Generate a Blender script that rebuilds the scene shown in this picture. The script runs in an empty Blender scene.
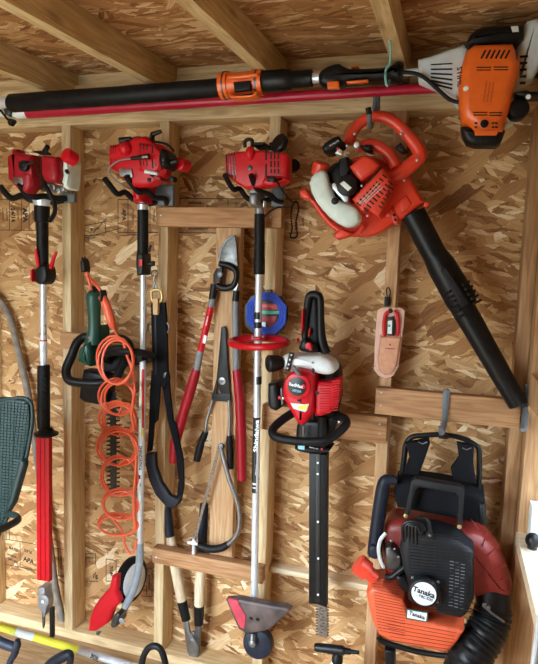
import bpy, bmesh, math, random
from mathutils import Vector, Matrix
random.seed(7)
C = bpy.context.scene.collection
PI = math.pi
# ------------------------------------------------------------------ camera
FPX = 590.0676
YAW, PIT, ROL = -0.29786112, -0.11319689, 0.0334524
CO = Vector((1.4278345, -2.02050925, 2.42282872 - .875))
FW = Vector((math.sin(YAW)*math.cos(PIT), math.cos(YAW)*math.cos(PIT), math.sin(PIT)))
_r = FW.cross(Vector((0, 0, 1))).normalized(); _u = _r.cross(FW)
RT = _r*math.cos(ROL) + _u*math.sin(ROL)
UP = -_r*math.sin(ROL) + _u*math.cos(ROL)
cd = bpy.data.cameras.new('camera'); cam = bpy.data.objects.new('camera', cd); C.objects.link(cam)
cam.matrix_world = Matrix(((RT.x, UP.x, -FW.x, CO.x), (RT.y, UP.y, -FW.y, CO.y), (RT.z, UP.z, -FW.z, CO.z), (0, 0, 0, 1)))
cd.sensor_fit = 'VERTICAL'; cd.sensor_height = 24; cd.lens = 24*FPX/664; cd.clip_start = .01
bpy.context.scene.camera = cam

def ray(px, py): return FW + RT*((px-269)/FPX) - UP*((py-332)/FPX)
def W(px, py, d):
    """point seen at a photo position, at distance d in front of the back wall sheathing"""
    r = ray(px, py); t = (-d - CO.y)/r.y
    return CO + r*t
def WZ(px, py, z):
    r = ray(px, py); return CO + r*((z-CO.z)/r.z)
def WX(px, py, x):
    r = ray(px, py); return CO + r*((x-CO.x)/r.x)
def S(px, py, d): return (W(px+1, py, d)-W(px, py, d)).length * .98
def PX(P):
    v = P-CO; z = v.dot(FW); return 269+FPX*v.dot(RT)/z
def crop(x0, y0, k): return lambda *a: [(x0+a[i]/k, y0+a[i+1]/k) for i in range(0, len(a), 2)]

# ------------------------------------------------------------------ materials
MATS = {}
def nodes(name):
    m = bpy.data.materials.new(name); m.use_nodes = True
    nt = m.node_tree; b = nt.nodes['Principled BSDF']; MATS[name] = m
    return m, nt, b
def mat(name, col, rough=.45, metal=0, var=.12, nscale=40, bump=.0, coat=0, trans=0, spec=.5, rvar=.15):
    m, nt, b = nodes(name)
    N, L = nt.nodes, nt.links
    tc = N.new('ShaderNodeTexCoord')
    n = N.new('ShaderNodeTexNoise'); n.inputs['Scale'].default_value = nscale; n.inputs['Detail'].default_value = 5
    L.new(tc.outputs['Object'], n.inputs['Vector'])
    r = N.new('ShaderNodeValToRGB')
    c = (*col, 1)
    r.color_ramp.elements[0].position = .3; r.color_ramp.elements[1].position = .72
    r.color_ramp.elements[0].color = tuple(max(0, x*(1-var)) for x in c[:3])+(1,)
    r.color_ramp.elements[1].color = tuple(min(1, x*(1+var)+.004) for x in c[:3])+(1,)
    L.new(n.outputs['Fac'], r.inputs['Fac']); L.new(r.outputs['Color'], b.inputs['Base Color'])
    mr = N.new('ShaderNodeMapRange'); mr.inputs['To Min'].default_value = max(.02, rough-rvar*.5); mr.inputs['To Max'].default_value = min(1, rough+rvar*.5)
    L.new(n.outputs['Fac'], mr.inputs['Value']); L.new(mr.outputs['Result'], b.inputs['Roughness'])
    b.inputs['Metallic'].default_value = metal
    b.inputs['Specular IOR Level'].default_value = spec
    b.inputs['Coat Weight'].default_value = coat
    if trans: b.inputs['Transmission Weight'].default_value = trans
    if bump:
        bp = N.new('ShaderNodeBump'); bp.inputs['Strength'].default_value = bump; bp.inputs['Distance'].default_value = .002
        L.new(n.outputs['Fac'], bp.inputs['Height']); L.new(bp.outputs['Normal'], b.inputs['Normal'])
    return m

def mixrgb(nt, a, b_, fac, mode='MIX'):
    x = nt.nodes.new('ShaderNodeMix'); x.data_type = 'RGBA'; x.blend_type = mode
    for sock, v in ((x.inputs[6], a), (x.inputs[7], b_), (x.inputs[0], fac)):
        if hasattr(v, 'node'): nt.links.new(v, sock)
        else: sock.default_value = v
    return x.outputs[2]

def osb(name, plane='XZ', hue=(1, 1, 1)):
    """oriented strand board: several layers of flakes lying at different angles over each other"""
    m, nt, b = nodes(name); N, L = nt.nodes, nt.links
    tc = N.new('ShaderNodeTexCoord')
    sep = N.new('ShaderNodeSeparateXYZ'); L.new(tc.outputs['Object'], sep.inputs[0])
    cmb = N.new('ShaderNodeCombineXYZ')
    ax = {'XZ': ('X', 'Z'), 'XY': ('X', 'Y'), 'YZ': ('Y', 'Z')}[plane]
    L.new(sep.outputs[ax[0]], cmb.inputs['X']); L.new(sep.outputs[ax[1]], cmb.inputs['Y'])
    big = N.new('ShaderNodeTexNoise'); big.inputs['Scale'].default_value = 3; L.new(cmb.outputs[0], big.inputs['Vector'])
    col = None; hgt = None
    base = (.40*hue[0], .225*hue[1], .105*hue[2], 1)
    stops = [(.0, (.17, .066, .028)), (.13, (.30, .135, .056)), (.32, (.41, .215, .095)), (.54, (.50, .275, .130)), (.74, (.60, .365, .185)), (.88, (.74, .52, .31)), (1, (.88, .72, .52))]
    layers = [(8, .0, 9, 34, .0), (30, .35, 11, 36, .34), (-22, 1.7, 9, 31, .40), (4, 2.9, 7.5, 38, .45), (-50, 4.1, 10, 34, .68), (56, 5.3, 11, 40, .70), (-9, 6.7, 7.5, 48, .55), (17, 8.1, 14, 70, .60), (-38, 9.7, 7, 24, .80)]
    for i, (ang, off, sx, sy, thr) in enumerate(layers):
        # small waviness so flake edges are torn, not ruled
        wn = N.new('ShaderNodeTexNoise'); wn.inputs['Scale'].default_value = 24; wn.inputs['Detail'].default_value = 6; wn.inputs['Roughness'].default_value = .7
        L.new(cmb.outputs[0], wn.inputs['Vector'])
        va = N.new('ShaderNodeVectorMath'); va.operation = 'SCALE'; va.inputs['Scale'].default_value = .019
        L.new(wn.outputs['Color'], va.inputs[0])
        ad = N.new('ShaderNodeVectorMath'); ad.operation = 'ADD'; L.new(cmb.outputs[0], ad.inputs[0]); L.new(va.outputs[0], ad.inputs[1])
        mp0 = N.new('ShaderNodeMapping'); mp0.inputs['Rotation'].default_value = (0, 0, math.radians(ang)); mp0.inputs['Location'].default_value = (off, off*.7, 0)
        L.new(ad.outputs[0], mp0.inputs['Vector'])
        mp = N.new('ShaderNodeMapping'); mp.inputs['Scale'].default_value = (sx*1.15, sy*1.15, 1); L.new(mp0.outputs[0], mp.inputs['Vector'])
        v = N.new('ShaderNodeTexVoronoi'); v.voronoi_dimensions = '2D'; v.feature = 'F1'; v.inputs['Scale'].default_value = 1; v.inputs['Randomness'].default_value = .95
        if i % 3 != 1: v.distance = 'CHEBYCHEV'
        L.new(mp.outputs[0], v.inputs['Vector'])
        sc = N.new('ShaderNodeSeparateColor'); L.new(v.outputs['Color'], sc.inputs[0])
        # grain inside the flake
        gm = N.new('ShaderNodeMapping'); gm.inputs['Scale'].default_value = (14, 260, 1); L.new(mp0.outputs[0], gm.inputs['Vector'])
        g = N.new('ShaderNodeTexNoise'); g.noise_dimensions = '2D'; g.inputs['Scale'].default_value = 1; g.inputs['Detail'].default_value = 3; L.new(gm.outputs[0], g.inputs['Vector'])
        mm = N.new('ShaderNodeMath'); mm.operation = 'MULTIPLY_ADD'; mm.inputs[1].default_value = .42; L.new(g.outputs['Fac'], mm.inputs[0])
        ms = N.new('ShaderNodeMath'); ms.operation = 'MULTIPLY_ADD'; ms.inputs[1].default_value = .9; ms.inputs[2].default_value = -.15; L.new(sc.outputs[0], ms.inputs[0])
        L.new(ms.outputs[0], mm.inputs[2])
        r = N.new('ShaderNodeValToRGB'); cr = r.color_ramp
        while len(cr.elements) < len(stops): cr.elements.new(.5)
        for e, (p, c) in zip(cr.elements, stops):
            e.position = p; e.color = (c[0]*hue[0], c[1]*hue[1], c[2]*hue[2], 1)
        L.new(mm.outputs[0], r.inputs['Fac'])
        if col is None:
            col = r.outputs['Color']; hgt = sc.outputs[1]
        else:
            gt = N.new('ShaderNodeMath'); gt.operation = 'GREATER_THAN'; gt.inputs[1].default_value = thr; L.new(sc.outputs[1], gt.inputs[0])
            # thin shadow line painted where the upper flake ends
            if i % 3 != 1:
                col = mixrgb(nt, col, r.outputs['Color'], gt.outputs[0])
                hm = N.new('ShaderNodeMix'); L.new(gt.outputs[0], hm.inputs[0]); L.new(hgt, hm.inputs[2]); L.new(sc.outputs[1], hm.inputs[3]); hgt = hm.outputs[0]
                continue
            ve = N.new('ShaderNodeTexVoronoi'); ve.voronoi_dimensions = '2D'; ve.feature = 'DISTANCE_TO_EDGE'; ve.inputs['Scale'].default_value = 1; ve.inputs['Randomness'].default_value = .95
            L.new(mp.outputs[0], ve.inputs['Vector'])
            ed = N.new('ShaderNodeMapRange'); ed.inputs['From Max'].default_value = .06; ed.inputs['To Min'].default_value = .35; L.new(ve.outputs['Distance'], ed.inputs['Value'])
            cc = mixrgb(nt, (.10, .05, .025, 1), r.outputs['Color'], ed.outputs['Result'])
            col = mixrgb(nt, col, cc, gt.outputs[0])
            hm = N.new('ShaderNodeMix'); L.new(gt.outputs[0], hm.inputs[0]); L.new(hgt, hm.inputs[2]); L.new(sc.outputs[1], hm.inputs[3]); hgt = hm.outputs[0]
    # slow drift of tone over the sheet
    dr = N.new('ShaderNodeMapRange'); dr.inputs['To Min'].default_value = .8; dr.inputs['To Max'].default_value = 1.2; L.new(big.outputs['Fac'], dr.inputs['Value'])
    hs = N.new('ShaderNodeHueSaturation'); hs.inputs['Saturation'].default_value = 1.04; hs.inputs['Hue'].default_value = .505; L.new(dr.outputs[0], hs.inputs['Value']); L.new(col, hs.inputs['Color'])
    L.new(hs.outputs[0], b.inputs['Base Color']); b.inputs['Roughness'].default_value = .62; b.inputs['Specular IOR Level'].default_value = .3
    bp = N.new('ShaderNodeBump'); bp.inputs['Strength'].default_value = .8; bp.inputs['Distance'].default_value = .002
    L.new(hgt, bp.inputs['Height']); L.new(bp.outputs['Normal'], b.inputs['Normal'])
    return m

def pine(name, axis, light, dark, knot=.5):
    """planed softwood: grain stretched along the board's axis, wavy growth bands, a few knots"""
    m, nt, b = nodes(name); N, L = nt.nodes, nt.links
    tc = N.new('ShaderNodeTexCoord'); oi = N.new('ShaderNodeObjectInfo')
    rnd = N.new('ShaderNodeMath'); rnd.operation = 'MULTIPLY'; rnd.inputs[1].default_value = 37; L.new(oi.outputs['Random'], rnd.inputs[0])
    ad = N.new('ShaderNodeVectorMath'); ad.operation = 'ADD'; L.new(tc.outputs['Object'], ad.inputs[0]); L.new(rnd.outputs[0], ad.inputs[1])
    long_, cross = 2.2, 26
    sc = {'X': (long_, cross, cross), 'Y': (cross, long_, cross), 'Z': (cross, cross, long_)}[axis]
    mp = N.new('ShaderNodeMapping'); mp.inputs['Scale'].default_value = sc; L.new(ad.outputs[0], mp.inputs['Vector'])
    n1 = N.new('ShaderNodeTexNoise'); n1.inputs['Scale'].default_value = 1; n1.inputs['Detail'].default_value = 2; n1.inputs['Distortion'].default_value = .6; L.new(mp.outputs[0], n1.inputs['Vector'])
    w = N.new('ShaderNodeMath'); w.operation = 'MULTIPLY'; w.inputs[1].default_value = 34; L.new(n1.outputs['Fac'], w.inputs[0])
    s = N.new('ShaderNodeMath'); s.operation = 'SINE'; L.new(w.outputs[0], s.inputs[0])
    n2 = N.new('ShaderNodeTexNoise'); n2.inputs['Scale'].default_value = 5; n2.inputs['Detail'].default_value = 6; L.new(mp.outputs[0], n2.inputs['Vector'])
    a = N.new('ShaderNodeMath'); a.operation = 'MULTIPLY_ADD'; a.inputs[1].default_value = .17; a.inputs[2].default_value = -.02; L.new(s.outputs[0], a.inputs[0])
    a2 = N.new('ShaderNodeMath'); a2.operation = 'ADD'; L.new(a.outputs[0], a2.inputs[0]); L.new(n2.outputs['Fac'], a2.inputs[1])
    n3 = N.new('ShaderNodeTexNoise'); n3.inputs['Scale'].default_value = 2.5; L.new(ad.outputs[0], n3.inputs['Vector'])
    a3 = N.new('ShaderNodeMath'); a3.operation = 'MULTIPLY_ADD'; a3.inputs[1].default_value = .5; L.new(n3.outputs['Fac'], a3.inputs[0]); 
    a4 = N.new('ShaderNodeMath'); a4.operation = 'SUBTRACT'; a4.inputs[1].default_value = .25; L.new(a2.outputs[0], a4.inputs[0]); L.new(a4.outputs[0], a3.inputs[2])
    r = N.new('ShaderNodeValToRGB'); r.color_ramp.elements[0].position = .18; r.color_ramp.elements[1].position = .78
    r.color_ramp.elements[0].color = (*dark, 1); r.color_ramp.elements[1].color = (*light, 1)
    L.new(a3.outputs[0], r.inputs['Fac'])
    # knots
    ks = {'X': (4.2, 13, 13), 'Y': (13, 4.2, 13), 'Z': (13, 13, 4.2)}[axis]
    km = N.new('ShaderNodeMapping'); km.inputs['Scale'].default_value = ks; L.new(ad.outputs[0], km.inputs['Vector'])
    kv = N.new('ShaderNodeTexVoronoi'); kv.inputs['Scale'].default_value = 1; L.new(km.outputs[0], kv.inputs['Vector'])
    kr = N.new('ShaderNodeMapRange'); kr.inputs['From Min'].default_value = .07; kr.inputs['From Max'].default_value = .22; kr.inputs['To Min'].default_value = knot; kr.inputs['To Max'].default_value = 0
    L.new(kv.outputs['Distance'], kr.inputs['Value'])
    col = mixrgb(nt, r.outputs['Color'], (dark[0]*.35, dark[1]*.28, dark[2]*.22, 1), kr.outputs[0])
    L.new(col, b.inputs['Base Color']); b.inputs['Roughness'].default_value = .6; b.inputs['Specular IOR Level'].default_value = .3
    bp = N.new('ShaderNodeBump'); bp.inputs['Strength'].default_value = .25; bp.inputs['Distance'].default_value = .001
    L.new(n2.outputs['Fac'], bp.inputs['Height']); L.new(bp.outputs['Normal'], b.inputs['Normal'])
    return m

LW, DW = (.78, .62, .38), (.58, .41, .21)       # pale studs
M = {}
M['osb'] = osb('strand_board_wall', 'XZ')
M['osb_c'] = osb('strand_board_roof', 'XY', (.92, .88, .86))
M['osb_s'] = osb('strand_board_side', 'YZ')
M['pineZ'] = pine('pine_upright', 'Z', LW, DW)
M['pineX'] = pine('pine_across', 'X', (.74, .56, .33), (.54, .37, .18))
M['pineY'] = pine('pine_rafter', 'Y', (.72, .58, .33), (.50, .36, .17))
M['tanX'] = pine('reddish_board', 'X', (.52, .29, .14), (.32, .15, .065), .7)
M['tanZ'] = pine('tan_upright', 'Z', (.66, .43, .24), (.48, .27, .13), .6)
M['cornerZ'] = pine('shaded_corner_stud', 'Z', (.50, .30, .15), (.33, .17, .075), .6)  # corner's shade put into the wood colour, darker brown than other studs
M['palex'] = pine('pale_lath', 'X', (.84, .72, .52), (.7, .55, .35), .2)
M['floor'] = pine('floor_boards', 'X', (.50, .34, .18), (.30, .18, .085), .3)
M['handlewood'] = pine('ash_handle', 'Z', (.78, .66, .48), (.6, .46, .29), .1)
M['red'] = mat('glossy_red_plastic', (.56, .005, .013), .32, spec=.35, var=.08)
M['dred'] = mat('dark_red_plastic', (.34, .005, .016), .35, spec=.35, var=.08)
M['bred'] = mat('bright_red_plastic', (.60, .005, .016), .34, spec=.35, var=.05)
M['pipe'] = mat('crimson_pipe', (.50, .008, .04), .35, var=.06)
M['ored'] = mat('orange_red_plastic', (.80, .060, .028), .33, var=.06)
M['orange'] = mat('orange_plastic', (.90, .16, .018), .33, coat=.2, var=.06)
M['tank'] = mat('orange_fuel_tank', (.72, .115, .04), .42, var=.08)
M['volute'] = mat('shaded_red_housing', (.21, .018, .012), .45, var=.1)  # red darkened in the colour to stand in for shade on the housing
M['cord'] = mat('orange_cord', (.82, .125, .05), .4, var=.05)
M['black'] = mat('black_plastic', (.006, .0064, .0075), .38, var=.3, spec=.28)
M['rubber'] = mat('black_rubber', (.006, .0063, .0075), .5, var=.3, spec=.22)
M['fabric'] = mat('black_webbing', (.005, .0055, .008), .8, spec=.15, var=.4, nscale=300, bump=.3)
M['shade'] = mat('black_engine_cover', (.011, .012, .014), .5, spec=.25, var=.25, nscale=60)
M['bluegrip'] = mat('blue_black_grip', (.010, .014, .026), .45, spec=.3, var=.25)
M['alu'] = mat('brushed_aluminium', (.76, .84, .92), .30, metal=.5, var=.08)
M['steel'] = mat('steel', (.30, .31, .32), .32, metal=.9, var=.2)
M['dsteel'] = mat('dark_steel', (.12, .12, .12), .4, metal=.8, var=.35)
M['cast'] = mat('cast_metal', (.33, .35, .37), .45, metal=.6, var=.2, nscale=80)
M['hook'] = mat('grey_hook_plastic', (.14, .16, .18), .5, var=.12)
M['screwm'] = mat('screw_metal', (.5, .55, .62), .3, metal=.8, var=.1)
M['white'] = mat('white_plastic', (.86, .95, 1.0), .35, var=.04)
M['tankw'] = mat('milky_tank', (.72, .86, .84), .35, var=.06, spec=.5)
M['milky2'] = mat('milky_bluish_tank', (.52, .56, .56), .35, var=.1)
M['lgrey'] = mat('light_grey_plastic', (.66, .74, .79), .4, var=.06)
M['grey'] = mat('grey_plastic', (.22, .24, .26), .5, var=.1)
M['teal'] = mat('teal_coated_wire', (.22, .50, .48), .45, var=.08)
M['dgreen'] = mat('dark_green_plastic', (.010, .07, .046), .4, var=.12)
M['mesh'] = mat('green_chair_frame', (.004, .020, .020), .5, var=.2)
M['blue'] = mat('blue_line_spool', (.035, .09, .55), .4, var=.1)
M['leather'] = mat('tan_leather', (.66, .33, .20), .6, var=.1, nscale=60, bump=.2)
M['leather2'] = mat('pink_leather_rim', (.80, .50, .40), .6, var=.08)
M['yellow'] = mat('yellow_decal', (.80, .78, .06), .4, var=.04)
M['gdecal'] = mat('green_decal', (.05, .42, .30), .4, var=.04)
M['wdecal'] = mat('white_decal', (.84, .92, .96), .4, var=.03)
M['cdecal'] = mat('cyan_decal', (.25, .65, .85), .4, var=.04)
M['bdecal'] = mat('black_decal', (.01, .01, .012), .35, var=.1)
M['ink'] = mat('stamped_ink', (.035, .025, .02), .8, var=.3)
M['bark'] = mat('grey_branch', (.23, .20, .165), .8, var=.3, nscale=30, bump=.5)
M['bladegrey'] = mat('blade_grey_metal', (.22, .23, .24), .38, metal=.7, var=.5, nscale=50)
M['weave'] = mat('green_chair_weave', (.005, .029, .028), .6, var=.2)
M['blade'] = mat('worn_cutting_blade', (.035, .033, .032), .4, metal=.6, var=.5, nscale=60)
M['rust'] = mat('rusty_steel', (.22, .17, .13), .6, metal=.5, var=.4, nscale=90, bump=.3)
M['brass'] = mat('brass', (.6, .45, .2), .35, metal=.8)
M['tabtan'] = mat('tan_nylon_tab', (.62, .42, .20), .7, var=.1)
M['smoke'] = mat('grimy_guard', (.085, .06, .055), .5, var=.5, nscale=25)
M['guardred'] = mat('scuffed_red_guard', (.52, .045, .075), .45, var=.35, nscale=18)
M['slate'] = mat('blue_grey_metal', (.30, .36, .42), .4, var=.08, metal=.3)

# ------------------------------------------------------------------ mesh helpers
def catmull(pts, k=4, closed=False):
    P = [tuple(p) for p in pts]; n = len(P); out = []
    rng = range(n if closed else n-1)
    for i in rng:
        g = (lambda j: P[j % n]) if closed else (lambda j: P[min(max(j, 0), n-1)])
        p0, p1, p2, p3 = g(i-1), g(i), g(i+1), g(i+2)
        for s in range(k):
            t = s/k
            out.append(tuple(.5*((2*b)+(-a+c)*t+(2*a-5*b+4*c-d)*t*t+(-a+3*b-3*c+d)*t**3) for a, b, c, d in zip(p0, p1, p2, p3)))
    if not closed: out.append(P[-1])
    return out

class MB:
    def __init__(s): s.v = []; s.f = []; s.mi = []; s.cur = 0
    def add(s, vs, fs):
        o = len(s.v); s.v += [Vector(v) for v in vs]
        s.f += [tuple(i+o for i in f) for f in fs]; s.mi += [s.cur]*len(fs)
        return s
    def mat(s, i): s.cur = i; return s
    def tube(s, pts, r, seg=10, caps=True, closed=False, flat=1, up=None):
        P = [Vector(p) for p in pts]; n = len(P)
        R = list(r) if isinstance(r, (list, tuple)) else [r]*n
        T = []
        for i in range(n):
            a = P[(i-1) % n] if closed else P[max(i-1, 0)]; b = P[(i+1) % n] if closed else P[min(i+1, n-1)]
            t = (b-a); T.append(t.normalized() if t.length > 1e-9 else Vector((0, 0, 1)))
        ref = Vector(up) if up else (Vector((0, 1, 0)) if abs(T[0].y) < .9 else Vector((1, 0, 0)))
        N = (ref - T[0]*ref.dot(T[0])).normalized(); vs = []
        for i in range(n):
            if i: 
                N = (N - T[i]*N.dot(T[i]))
                N = N.normalized() if N.length > 1e-6 else T[i].orthogonal().normalized()
            if up:
                q = ref - T[i]*ref.dot(T[i])
                if q.length > 1e-3: N = q.normalized()
            B = T[i].cross(N)
            for k in range(seg):
                a = 2*PI*k/seg
                vs.append(P[i] + (B*math.cos(a) + N*math.sin(a)*flat)*R[i])
        fs = []
        for i in range(n if closed else n-1):
            j = (i+1) % n
            for k in range(seg):
                l = (k+1) % seg
                fs.append((i*seg+k, i*seg+l, j*seg+l, j*seg+k))
        if caps and not closed:
            fs.append(tuple(range(seg))[::-1]); fs.append(tuple((n-1)*seg+k for k in range(seg)))
        return s.add(vs, fs)
    def ptube(s, pts, rpx, seg=10, smooth=0, closed=False, flat=1, up=None, caps=True):
        """tube through (px, py, d) points, radius in photo pixels"""
        if smooth: 
            rr = None
            if isinstance(rpx, (list, tuple)):
                q = [tuple(p)+(r,) for p, r in zip(pts, rpx)]; q = catmull(q, smooth, closed); pts = [x[:3] for x in q]; rpx = [x[3] for x in q]
            else: pts = catmull(pts, smooth, closed)
        R = [(rpx[i] if isinstance(rpx, (list, tuple)) else rpx)*S(p[0], p[1], p[2]) for i, p in enumerate(pts)]
        return s.tube([W(*p) for p in pts], R, seg, caps, closed, flat, up)
    def prism(s, pts, d0, d1, r=.008, n=3, smooth=0, back=True, rb=0, taper=1):
        """outline in photo pixels on the plane d0 (near face), running back to d1; rounded near edge of radius r"""
        if smooth: pts = catmull(pts, smooth, True)
        dm = (d0+d1)/2
        Q = [W(p[0], p[1], dm) for p in pts]
        Q = [(q.x, q.z) for q in Q]
        # a solid this deep also shows its side: keep front and back edges together within the outline
        for ax in (0, 1):
            lo = min(q[ax] for q in Q); hi = max(q[ax] for q in Q); c0 = (lo+hi)/2
            k = ((CO.x, CO.z)[ax]-c0)*(d0-d1)/(-CO.y-dm)
            w = hi-lo; f = max(.55, (w-abs(k))/w) if w > 0 else 1
            Q = [tuple(c0+(v-c0)*f if i == ax else v for i, v in enumerate(q)) for q in Q]
        A = sum(Q[i][0]*Q[(i+1) % len(Q)][1]-Q[(i+1) % len(Q)][0]*Q[i][1] for i in range(len(Q)))
        if A < 0: Q = Q[::-1]
        m = len(Q); nr = []
        for i in range(m):
            a, b, c = Vector(Q[i-1]), Vector(Q[i]), Vector(Q[(i+1) % m])
            e1 = (b-a); e2 = (c-b)
            e1 = e1.normalized() if e1.length > 1e-9 else Vector((1, 0)); e2 = e2.normalized() if e2.length > 1e-9 else e1
            n1 = Vector((-e1.y, e1.x)); n2 = Vector((-e2.y, e2.x)); h = n1+n2
            h = h.normalized() if h.length > 1e-6 else n1
            nr.append(h/max(.55, h.dot(n1)))
        cx = sum(q[0] for q in Q)/m; cz = sum(q[1] for q in Q)/m
        rings = []
        yb, yf = -d1, -d0
        if rb:
            for k in range(n, 0, -1):
                a = k/n*PI/2; rings.append((rb*(1-math.cos(a)), yb-rb*(1-math.sin(a)), taper))
            yb0 = yb-rb
            rings.append((0, yb0, taper))
        else: rings.append((0, yb, taper))
        for k in range(n+1):
            a = k/n*PI/2; rings.append((r*(1-math.cos(a)), yf+r*(1-math.sin(a)), 1))
        vs = []
        for ins, y, tp in rings:
            for q, v in zip(Q, nr):
                x = q[0]+v.x*ins; z = q[1]+v.y*ins
                vs.append((cx+(x-cx)*tp, y, cz+(z-cz)*tp))
        fs = []
        for j in range(len(rings)-1):
            for i in range(m):
                k = (i+1) % m
                fs.append((j*m+i, j*m+k, (j+1)*m+k, (j+1)*m+i))
        fs.append(tuple((len(rings)-1)*m+i for i in range(m)))
        if back: fs.append(tuple(range(m))[::-1])
        return s.add(vs, fs)
    def box(s, a, b, bev=.002):
        """axis-aligned block between two corners, edges eased"""
        a = Vector(a); b = Vector(b); lo = Vector([min(a[i], b[i]) for i in range(3)]); hi = Vector([max(a[i], b[i]) for i in range(3)])
        bm = bmesh.new(); bmesh.ops.create_cube(bm, size=1)
        for v in bm.verts: v.co = Vector([(lo[i]+hi[i])/2 + v.co[i]*(hi[i]-lo[i]) for i in range(3)])
        if bev: bmesh.ops.bevel(bm, geom=bm.edges[:], offset=min(bev, min(hi-lo)*.45), segments=2, affect='EDGES', profile=.5)
        bm.verts.index_update()
        s.add([v.co.copy() for v in bm.verts], [tuple(v.index for v in f.verts) for f in bm.faces]); bm.free(); return s
    def obox(s, p, q, w, t, bev=.002, nrm=(0, -1, 0)):
        """block from p to q, w wide across, t thick along nrm"""
        p = Vector(p); q = Vector(q); x = (q-p); Lh = x.length; x.normalize(); n = Vector(nrm); n = (n-x*n.dot(x)).normalized(); y = n.cross(x)
        bm = bmesh.new(); bmesh.ops.create_cube(bm, size=1)
        for v in bm.verts: v.co = (p+q)/2 + x*(v.co.x*Lh) + y*(v.co.y*w) + n*(v.co.z*t)
        if bev: bmesh.ops.bevel(bm, geom=bm.edges[:], offset=min(bev, min(Lh, w, t)*.45), segments=2, affect='EDGES', profile=.5)
        bm.verts.index_update()
        s.add([v.co.copy() for v in bm.verts], [tuple(v.index for v in f.verts) for f in bm.faces]); bm.free(); return s
    def lathe(s, p, axis, prof, seg=20):
        """prof: (distance along axis, radius)"""
        p = Vector(p); ax = Vector(axis).normalized(); N = ax.orthogonal().normalized(); B = ax.cross(N); vs = []; fs = []
        for t, r in prof:
            for k in range(seg):
                a = 2*PI*k/seg; vs.append(p+ax*t+(N*math.cos(a)+B*math.sin(a))*max(r, 1e-5))
        for i in range(len(prof)-1):
            for k in range(seg):
                l = (k+1) % seg; fs.append((i*seg+k, i*seg+l, (i+1)*seg+l, (i+1)*seg+k))
        fs.append(tuple(range(seg))[::-1]); fs.append(tuple((len(prof)-1)*seg+k for k in range(seg)))
        return s.add(vs, fs)
    def disc(s, px, py, d, rpx, th, tilt=(0, -1, 0), bev=.2, seg=24):
        """rounded disc whose near face centre is seen at px, py; th thick"""
        ax = Vector(tilt).normalized(); r = rpx*S(px, py, d); c = W(px, py, d)
        e = min(th, r)*bev
        return s.lathe(c-ax*th, ax, [(0, r-e), (e, r), (th-e, r), (th-e*.3, r-e*.3), (th, r-e)], seg)
    def ell(s, c, rx, ry, rz, seg=16, rings=10, rot=None):
        c = Vector(c); vs = []; fs = []
        for i in range(rings+1):
            th = PI*i/rings
            for k in range(seg):
                a = 2*PI*k/seg
                v = Vector((rx*math.sin(th)*math.cos(a), ry*math.sin(th)*math.sin(a), rz*math.cos(th)))
                if rot: v = rot @ v
                vs.append(c+v)
        for i in range(rings):
            for k in range(seg):
                l = (k+1) % seg; fs.append((i*seg+k, (i+1)*seg+k, (i+1)*seg+l, i*seg+l))
        return s.add(vs, fs)
    def pell(s, px, py, d, rx, rz, ry, **k):
        u = S(px, py, d); return s.ell(W(px, py, d), rx*u, ry, rz*u, **k)
    def build(s, name, m, parent=None, smooth=38, label=None):
        ms = m if isinstance(m, (list, tuple)) else [m]
        me = bpy.data.meshes.new(name)
        if parent is not None:
            o0 = ORG[parent.name]
        else:
            o0 = sum(s.v, Vector())/len(s.v)
        me.from_pydata([v-o0 for v in s.v], [], s.f)
        for x in ms: me.materials.append(M[x])
        for i, p in enumerate(me.polygons): p.material_index = s.mi[i]
        bm = bmesh.new(); bm.from_mesh(me); bmesh.ops.remove_doubles(bm, verts=bm.verts, dist=1e-6)
        bmesh.ops.recalc_face_normals(bm, faces=bm.faces); bm.to_mesh(me); bm.free()
        if smooth:
            me.shade_smooth(); me.set_sharp_from_angle(angle=math.radians(smooth))
        o = bpy.data.objects.new(name, me); C.objects.link(o); ORG[o.name] = o0
        if parent is not None: o.parent = parent
        else: o.location = o0
        if label: o['label'] = label
        return o
ORG = {}
def tag(o, label, cat, group=None, kind=None):
    if label: o['label'] = label
    if cat: o['category'] = cat
    if group: o['group'] = group
    if kind: o['kind'] = kind
    return o
def thing(name, label, cat, at, group=None):
    o = bpy.data.objects.new(name, None); C.objects.link(o); p = W(*at) if len(at) == 3 and not isinstance(at, Vector) else Vector(at)
    o.location = p; ORG[o.name] = p.copy(); o.empty_display_size = .05
    return tag(o, label, cat, group)
def struct(name, mb, m, label=None, parent=None):
    o = mb.build(name, m, parent, smooth=30); 
    if parent is None: o['kind'] = 'structure'
    if label: o['label'] = label
    return o
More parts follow.
